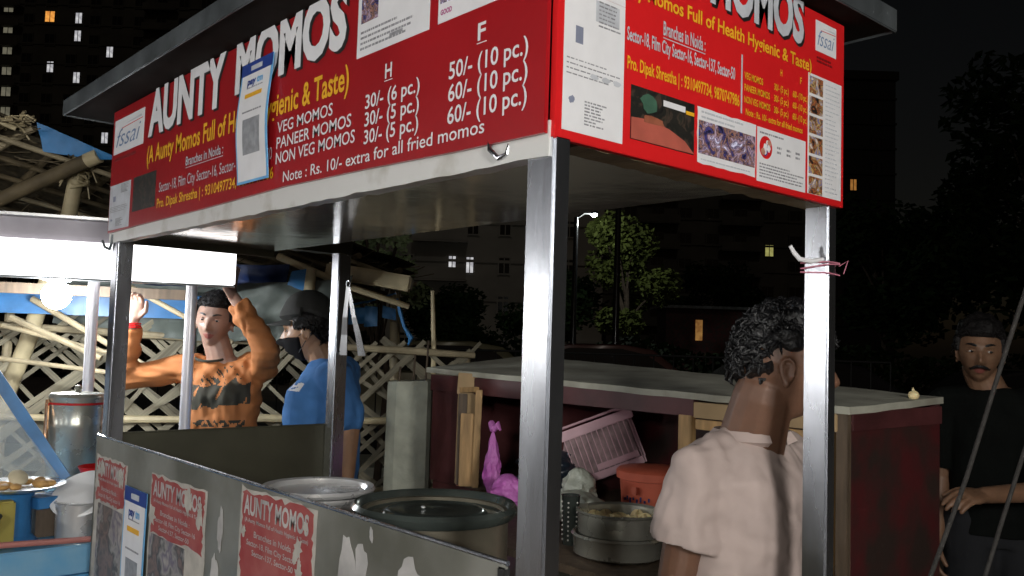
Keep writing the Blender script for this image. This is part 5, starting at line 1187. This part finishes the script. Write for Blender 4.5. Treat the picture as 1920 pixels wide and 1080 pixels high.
b = B(); torso(b, [(C0 + Z * .84, .166, .122), (C0 + Z * 1.0, .156, .115), (C0 + Z * 1.15, .168, .120), (C0 + Z * 1.25, .170, .100), (C0 + Z * 1.30, .115, .075), (C0 + Z * 1.318, .074, .066)], rv, fv)
for s0, e0, w0 in ((S_r, E_r, W_r), (S_l, E_l, W_l)):
    b.capsule(s0.lerp(C0 + Z * 1.26, .35), s0, .075, .064); b.capsule(s0, e0, .064, .054); b.sleeve(e0, e0.lerp(w0, .86), .054, .044); b.sleeve(e0.lerp(w0, .83), e0.lerp(w0, .89), .041, .039)
def asg2(p):
    q = p - C0; x = q.dot(rv); y = q.dot(fv); z = q.z
    if y < .035 or abs(x) > .138 - .05 * max(0, z - 1.2) or z > 1.295: return 0
    n_ = noise.noise(Vector((x * 22, z * 22, 4))); n2 = noise.noise(Vector((x * 60 + z * 25, z * 14, 1)))
    if 1.120 + .015 * n_ - .12 * x < z < 1.215 + .02 * n_ - .12 * x: return 1 if n2 < .42 else 0
    if 1.215 - .12 * x < z < 1.29 - .1 * x and n2 > -.02 and x > -.10 and noise.noise(Vector((x * 90 - z * 70, z * 12, 2))) > .12: return 1
    if 1.035 < z < 1.062 and -.12 < x < .09 and noise.noise(Vector((x * 75, z * 60, 8))) > .0: return 1
    return 0
remesh('shirt', b, [or_shirt, or_dark], t, .0058, 3, asg2, lambda p: (wr(.016, (15, 15, 9), 3)(p) + .006 * noise.noise(Vector(((p - C0).dot(rv) * 14 + p.z * 18, p.z * 26, 0))) if (p - C0).dot(rv) ** 2 < .02 else .012 * noise.noise(Vector((p.x * 10, p.y * 10, p.z * 34)))))
b = B(); legs(b, C0 + Z * .90, (C0 - rv * .1, C0 + rv * .1), rv, .105, .075, .06); torso(b, [(C0 + Z * .80, .14, .10), (C0 + Z * .92, .14, .10)], rv, fv); remesh('trousers', b, [trouser], t, .01, 3, None, wr(.006)); shoes(t, (C0 - rv * .1, C0 + rv * .1), fv)
b = B(); NK = F.H(0, -.022, -.150)
b.tube([NK + (rv * cos(a) * .070 + fv * sin(a) * .068) - Z * (.008 + .022 * max(0, sin(a))) for a in [k * pi / 12 for k in range(25)]], .006, 6); mk('neckband', b, or_dark, t, True)
b = B()
for q in (0, .008, -.008): b.tube([W_r + Vector((.031 * cos(a), .031 * sin(a), -.02 + q)) for a in [k * pi / 8 for k in range(17)]], .003, 5)
mk('thread_bracelet', b, redr, t, True)

# ---- man in the blue shirt
LOGO = Vector((-2.25, .81, 1.236))
t = person('man in a blue t-shirt, black cap and black face mask, facing left', (-2.25, .98, 0))
fv = yawvec((-.72, -.62, 0)); rv = fv.cross(Z)
C0 = Vector((-2.255, .975, 0)); F = Fig((-2.315, .905, 1.460), (-.72, -.67, -.12), (-.08, -.08, 1), 1.07)
side = Vector((.75, -.66, 0))      # towards the camera = his left
S_l = Vector((-2.125, .925, 1.27)); S_r = C0 + Vector((0, 0, 1.285)) + rv * .165
E_l = Vector((-2.085, .975, 1.09)); W_l = Vector((-2.09, .975, .90)); E_r = S_r + Vector((-.03, -.03, -.27)); W_r = E_r + Vector((-.08, -.08, -.2))
b = B(); F.head(b); b.capsule(F.H(0, -.03, -.07), C0 + Z * 1.30, .056, .062)
torso(b, k=.92, rows=[(C0 + Z * .88, .14, .10), (C0 + Z * 1.02, .135, .10), (C0 + Z * 1.16, .15, .105), (C0 + Z * 1.27, .155, .09), (C0 + Z * 1.325, .10, .065), (C0 + Z * 1.35, .055, .05)], Rv=rv, Fv=fv)
for s0, e0, w0 in ((S_r, E_r, W_r), (S_l, E_l, W_l)): b.capsule(s0, e0, .046, .036); b.capsule(e0, w0, .036, .025)
hand(b, W_r, (-.1, -.1, -1), (.5, -.5, 0), (-.7, -.6, 0), .45); hand(b, W_l, (0, -.05, -1), (.3, .6, 0), (-.7, -.6, 0), .4)
legs(b, C0 + Z * .9, (C0 - rv * .1, C0 + rv * .1), rv)
remesh('body', b, [skinC], t, .0042, 2)
face_bits(F, t, skinC)
hm = hairmask(.06, .0, -.085); mk('hair', F.shell(hm, .010, nz=.006, fr=60), hair_far, t, True); mk('hair_tufts', tufts(F, lambda x, y, z: 1 if (z < .01 and hm(x, y, z) > .5) else 0, 130, .018, .004, 5), hair_far, t, True)['kind'] = 'stuff'
cm = lambda x, y, z: smooth01(z, .036 + (.02 if y < 0 else 0) - .035 * smooth01(-y, 0, .09) , .042 + (.02 if y < 0 else 0) - .035 * smooth01(-y, 0, .09))
cp_ = mk('cap', F.shell(cm, lambda p: .018 + .012 * max(0, p.z / .1), nz=.004, fr=25, seed=3), capm, t, True)
b = B(); Rg = []
for s_ in [k / 10 * 2 - 1 for k in range(11)]:
    x = s_ * .078; y0_ = .080 * sqrt(max(.02, 1 - (s_ * .93) ** 2)) + .012; y1_ = y0_ + .062 * sqrt(max(.0, 1 - s_ * s_)) + .004; zz = .046 - .012 * s_ * s_
    Rg.append([F.H(x, y0_, zz), F.H(x, y1_, zz - .012), F.H(x, y1_, zz - .016), F.H(x, y0_, zz - .005)])
b.rings(Rg); mk('brim', b, capm, cp_, True)
mm_ = lambda x, y, z: smooth01(y, .012, .024) * smooth01(-z, .022 + .10 * max(0, .06 - y) * .5, .028 + .10 * max(0, .06 - y) * .5) * smooth01(z, -.118, -.108)
mk('face_mask', F.shell(mm_, lambda p: .007 + .010 * ga(p.x, .03) * ga(p.z + .055, .03), nz=.0015), mask_m, t, True)
b = B()
for sx in (-1, 1): b.tube([F.H(sx * .062, .03, -.03), F.H(sx * .076, .0, -.012), F.H(sx * .080, -.012, .014)], .0016, 5); b.tube([F.H(sx * .056, .028, -.085), F.H(sx * .074, -.0, -.055), F.H(sx * .079, -.012, -.04)], .0016, 5)
mk('mask_loop', b, black, t)
b = B(); torso(b, [(C0 + Z * .80, .165, .125), (C0 + Z * .95, .155, .12), (C0 + Z * 1.10 + fv * .03, .165, .150), (C0 + Z * 1.22 + fv * .02, .178, .135), (C0 + Z * 1.318, .12, .085), (C0 + Z * 1.352, .070, .062)], rv, fv)
for s0, e0 in ((S_r, E_r), (S_l, E_l)): b.capsule(s0.lerp(C0 + Z * 1.26, .35), s0, .084, .076); b.capsule(s0, s0.lerp(e0, .78), .072, .066)
def asg3(p):
    q = p - C0; x = q.dot(rv); y = q.dot(fv); return 1 if ((p - LOGO).length < .06 and abs(p.z - LOGO.z) < .016 and noise.noise(Vector((x * 70, q.z * 90, 2))) > -.05) else 0
remesh('t_shirt', b, [bl_shirt, white], t, .0058, 3, asg3, wr(.011, (11, 11, 9), 5))
b = B(); legs(b, C0 + Z * .88, (C0 - rv * .1, C0 + rv * .1), rv, .105, .075, .06); torso(b, [(C0 + Z * .76, .14, .10), (C0 + Z * .9, .14, .10)], rv, fv); remesh('trousers', b, [trouser], t, .01, 3, None, wr(.006)); shoes(t, (C0 - rv * .1, C0 + rv * .1), fv)

# ---- near man in the beige shirt, head turned to the right
t = person('man in a dusty beige shirt, curly black hair, face turned right behind the cart post', (-.25, .93, 0))
hfv = Vector((.68, .73, -.04)); F = Fig((-.194, .917, 1.402), hfv, (-.02, -.02, 1), 1.08)
fv = yawvec((.98, .05, 0)); rv = fv.cross(Z)
C0 = Vector((-.225, .905, 0)); 
S_r = C0 + Vector((-.07, 0, 1.175)) + rv * .165; S_l = C0 + Vector((-.04, 0, 1.175)) - rv * .17
0 and print('near shoulders', S_r, S_l)
E_r = S_r + Vector((-.035, -.03, -.27)); W_r = E_r + Vector((.06, -.03, -.22)); E_l = S_l + Vector((.03, .04, -.28)); W_l = E_l + Vector((.10, 0, -.2))
b = B(); F.head(b); b.capsule(F.H(0, -.035, -.065), C0 + Vector((-.045, 0, 1.20)), .066, .078)
Cb = C0 + Vector((-.05, 0, 0))
torso(b, k=.92, rows=[(Cb + Z * .78, .14, .10), (Cb + Z * .92, .135, .10), (Cb + Z * 1.06, .15, .105), (Cb + Z * 1.16, .155, .09), (Cb + Z * 1.215, .10, .07), (Cb + Z * 1.24, .06, .055)], Rv=rv, Fv=fv)
for s0, e0, w0 in ((S_r, E_r, W_r), (S_l, E_l, W_l)): b.capsule(s0, e0, .050, .040); b.capsule(e0, w0, .040, .028)
hand(b, W_r, (.3, -.1, -1), (.3, .9, 0), (1, 0, 0), .5); hand(b, W_l, (.4, 0, -1), (-.2, -.9, 0), (1, 0, 0), .5)
legs(b, Cb + Z * .80, (Cb - rv * .1, Cb + rv * .1), rv)
remesh('body', b, [skinB, lip], t, .0033, 5, asg)
face_bits(F, t, skinB, 1.1)
hm = hairmask(.040, .012, -.088, True); hm2 = hairmask(.045, .045, -.03, True)
mk('hair', F.shell(hm, lambda p: .006 + .010 * smooth01(p.z, .02, .10), nz=.018, fr=48, seed=2), hair_m, t, True); mk('hair_tufts', tufts(F, hm2, 900, .015, .0036, 7, 1.0), hair_m, t, True)['kind'] = 'stuff'
b = B(); torso(b, [(Cb + Z * .74, .170, .135), (Cb + Z * .90, .165, .13), (Cb + Z * 1.05, .172, .132), (Cb + Z * 1.15, .180, .112), (Cb + Z * 1.212, .125, .088), (Cb + Z * 1.238, .082, .075)], rv, fv)
for s0, e0 in ((S_r, E_r), (S_l, E_l)): b.capsule(Cb + Z * 1.195, s0 + Z * .012, .058, .050); b.capsule(s0.lerp(Cb + Z * 1.15, .35), s0, .078, .062); b.sleeve(s0, s0.lerp(e0, .60), .062, .080)
remesh('shirt', b, [pk_shirt], t, .0050, 4, None, lambda p: .017 * noise.noise(Vector((p.x * 17, p.y * 17, p.z * 5))) + .007 * noise.noise(Vector((p.x * 9 + p.z * 16, p.y * 9, p.z * 12 + 3))) + .003 * noise.noise(p * 40))
b = B(); nc = 26; Rg = []
for j in range(nc + 1):
    a = -2.55 + 5.1 * j / nc; dr = rv * sin(a) + fv * cos(a) * -1; base = Cb + Vector((.012, 0, 1.232)) + dr * .078; 
    Rg.append([base - Z * .012, base + Z * .016 - dr * .004, base + Z * .020 + dr * .006, base + Z * .0 + dr * .022, base + dr * .014 - Z * .004])
b.rings(Rg); mk('collar', b, pk_shirt, t, True)
b = B(); legs(b, Cb + Z * .80, (Cb - rv * .1, Cb + rv * .1), rv, .105, .075, .06); torso(b, [(Cb + Z * .70, .14, .105), (Cb + Z * .82, .14, .105)], rv, fv); remesh('trousers', b, [trouser], t, .01, 3, None, wr(.006)); shoes(t, (Cb - rv * .1, Cb + rv * .1), fv)

# ---- man with the moustache
t = person('man with a moustache in a black t-shirt, one hand on the maroon box', (-.42, 2.72, 0))
fv = yawvec((.55, -.83, 0)); rv = fv.cross(Z)
C0 = Vector((-.42, 2.74, 0)); F = Fig((-.442, 2.665, 1.452), (.38, -.92, -.02), (.03, .02, 1), 1.0)
S_r = C0 + Z * 1.25 + rv * .165; S_l = C0 + Z * 1.25 - rv * .165
E_r = S_r + Vector((.06, -.10, -.25)); W_r = Vector((-.33, 2.16, 1.005)); E_l = S_l + Vector((.05, .0, -.27)); W_l = Vector((-.10, 2.20, .985))
# the visible forearm comes from the right of the photo: his left arm reaches to the box end
E_l = Vector((-.12, 2.50, 1.0)); W_l = Vector((-.232, 2.135, 1.0)); E_r = S_r + Vector((-.03, .02, -.28)); W_r = E_r + Vector((.02, -.08, -.22))
b = B(); F.head(b); b.capsule(F.H(0, -.03, -.07), C0 + Z * 1.27, .058, .064)
torso(b, k=.92, rows=[(C0 + Z * .84, .14, .10), (C0 + Z * 1.0, .135, .10), (C0 + Z * 1.13, .15, .105), (C0 + Z * 1.24, .155, .09), (C0 + Z * 1.295, .10, .065), (C0 + Z * 1.32, .06, .052)], Rv=rv, Fv=fv)
for s0, e0, w0 in ((S_r, E_r, W_r), (S_l, E_l, W_l)): b.capsule(s0, e0, .048, .038); b.capsule(e0, w0, .038, .026)
hand(b, W_l, (-.25, -1, .0), (-.35, .08, -.9), (-.9, -.1, .3), .35); hand(b, W_r, (0, -.3, -1), (.8, .5, 0), (.4, -.8, 0), .4)
legs(b, C0 + Z * .86, (C0 - rv * .1, C0 + rv * .1), rv)
remesh('body', b, [skinD, lip], t, .0042, 2, asg)
face_bits(F, t, skinD, 1.25, gaze=(-.003, 0))
b = B()
for sx in (-1, 1): b.tube([F.H(0, .104, -.0535), F.H(sx * .011, .103, -.0545), F.H(sx * .022, .097, -.059), F.H(sx * .030, .089, -.064), F.H(sx * .034, .083, -.060)], [.0048, .0058, .0050, .0034, .001], 8)
mk('moustache', b, hair_m, t, True)
hm = hairmask(.055, .018, -.06); mk('hair', F.shell(hm, lambda p: .012 + .018 * smooth01(p.z, .02, .10), nz=.010, fr=45, seed=4), hair_far, t, True); mk('hair_tufts', tufts(F, hm, 1200, .016, .0018, 9), hair_far, t, True)['kind'] = 'stuff'
b = B(); torso(b, [(C0 + Z * .78, .165, .12), (C0 + Z * .95, .155, .118), (C0 + Z * 1.1, .165, .122), (C0 + Z * 1.225, .180, .108), (C0 + Z * 1.292, .125, .08), (C0 + Z * 1.318, .078, .068)], rv, fv)
for s0, e0 in ((S_r, E_r), (S_l, E_l)): b.capsule(s0.lerp(C0 + Z * 1.24, .35), s0, .08, .068); b.sleeve(s0, s0.lerp(e0, .85), .066, .064)
remesh('t_shirt', b, [bk_shirt], t, .0062, 3, None, wr(.007, (8, 8, 6), 9))
b = B(); legs(b, C0 + Z * .84, (C0 - rv * .1, C0 + rv * .1), rv, .105, .075, .06); torso(b, [(C0 + Z * .74, .14, .10), (C0 + Z * .88, .14, .10)], rv, fv); remesh('trousers', b, [trouser], t, .01, 3, None, wr(.006)); shoes(t, (C0 - rv * .1, C0 + rv * .1), fv)

# ================================================================== unseen lamps behind the photographer: key and stall bulbs inferred, fixtures and fill added
kl = thing('unseen_lantern', (3.0, -1.2, 0), 'inferred unseen lamp in a made-up round lantern, to the right behind the photographer', 'lantern')
mk('pole', B().tube([(3.3, -1.2, 0), (3.3, -1.2, 2.3), (3.2, -1.2, 2.36), (3.0, -1.2, 2.36)], .025, 10), carp, kl, True)
mk('globe', B().ell((3.0, -1.2, 2.05), (.2, .2, .2)), mat('lantern_paper', (1, .98, .94), .6, 0, 0, 3, emit=6), kl, True)  # made-up globe, sized to soften the lamp's shadows
mk('cord', B().tube([(3.0, -1.2, 2.24), (3.0, -1.2, 2.36)], .006, 6), black, kl)
l = lamp('lantern_light', Vector((2.76, -1.05, 2.02)) - LOC[kl.name], KEY_W, (1.0, .97, .92), .28); l.parent = kl
ts = thing('added_tea_stall', (-1.9, -3.5, 0), 'unseen pale tea stall added across the lane behind the photographer with three bulbs', 'stall')
mk('back_sheet', B().mm((-4.2, -4.2, 0), (.4, -4.18, 2.2)), fascia_g, ts)  # stall added so the steel posts have something lit to reflect
mk('counter', B().mm((-4.0, -3.5, 0), (.2, -3.0, .95), .01), pot_bright, ts)
mk('canopy', B().mm((-4.25, -4.25, 2.22), (.45, -2.8, 2.26)), fascia_g, ts)
for x in (-4.2, .4): mk('post', B().tube([(x, -2.85, 0), (x, -2.85, 2.22)], .025, 10), steel, ts, True)
for x in (-3.4, -2.0, -.6):
    bb = mk('bulb', B().ell((x, -2.9, 1.66), (.04, .04, .045)), bulb_m, ts, True)
    mk('cord', B().tube([(x, -2.9, 1.70), (x, -2.9, 2.22)], .004, 6), black, ts)
    l = lamp('bulb_light', Vector((x, -2.85, 1.58)) - LOC[ts.name], STALL_W, (1, .98, .95), .06); l.parent = ts
kl = thing('unseen_lantern', (1.72, -2.34, 0), 'unseen round fill lantern added on a pole behind the photographer', 'lantern')
mk('pole', B().tube([(2.0, -2.5, 0), (2.0, -2.5, 2.15), (1.9, -2.44, 2.2), (1.72, -2.34, 2.2)], .025, 10), carp, kl, True)
mk('globe', B().ell((1.72, -2.34, 1.92), (.15, .15, .15)), mat('lantern_paper', (1, .98, .94), .6, 0, 0, 3, emit=6), kl, True)
mk('cord', B().tube([(1.72, -2.34, 2.06), (1.72, -2.34, 2.2)], .006, 6), black, kl)
l = lamp('lantern_light', Vector((1.64, -2.18, 1.84)) - LOC[kl.name], NEAR_W, (1.0, .98, .93), .08); l.parent = kl  # added fill light for the pillar and the inside of the cart
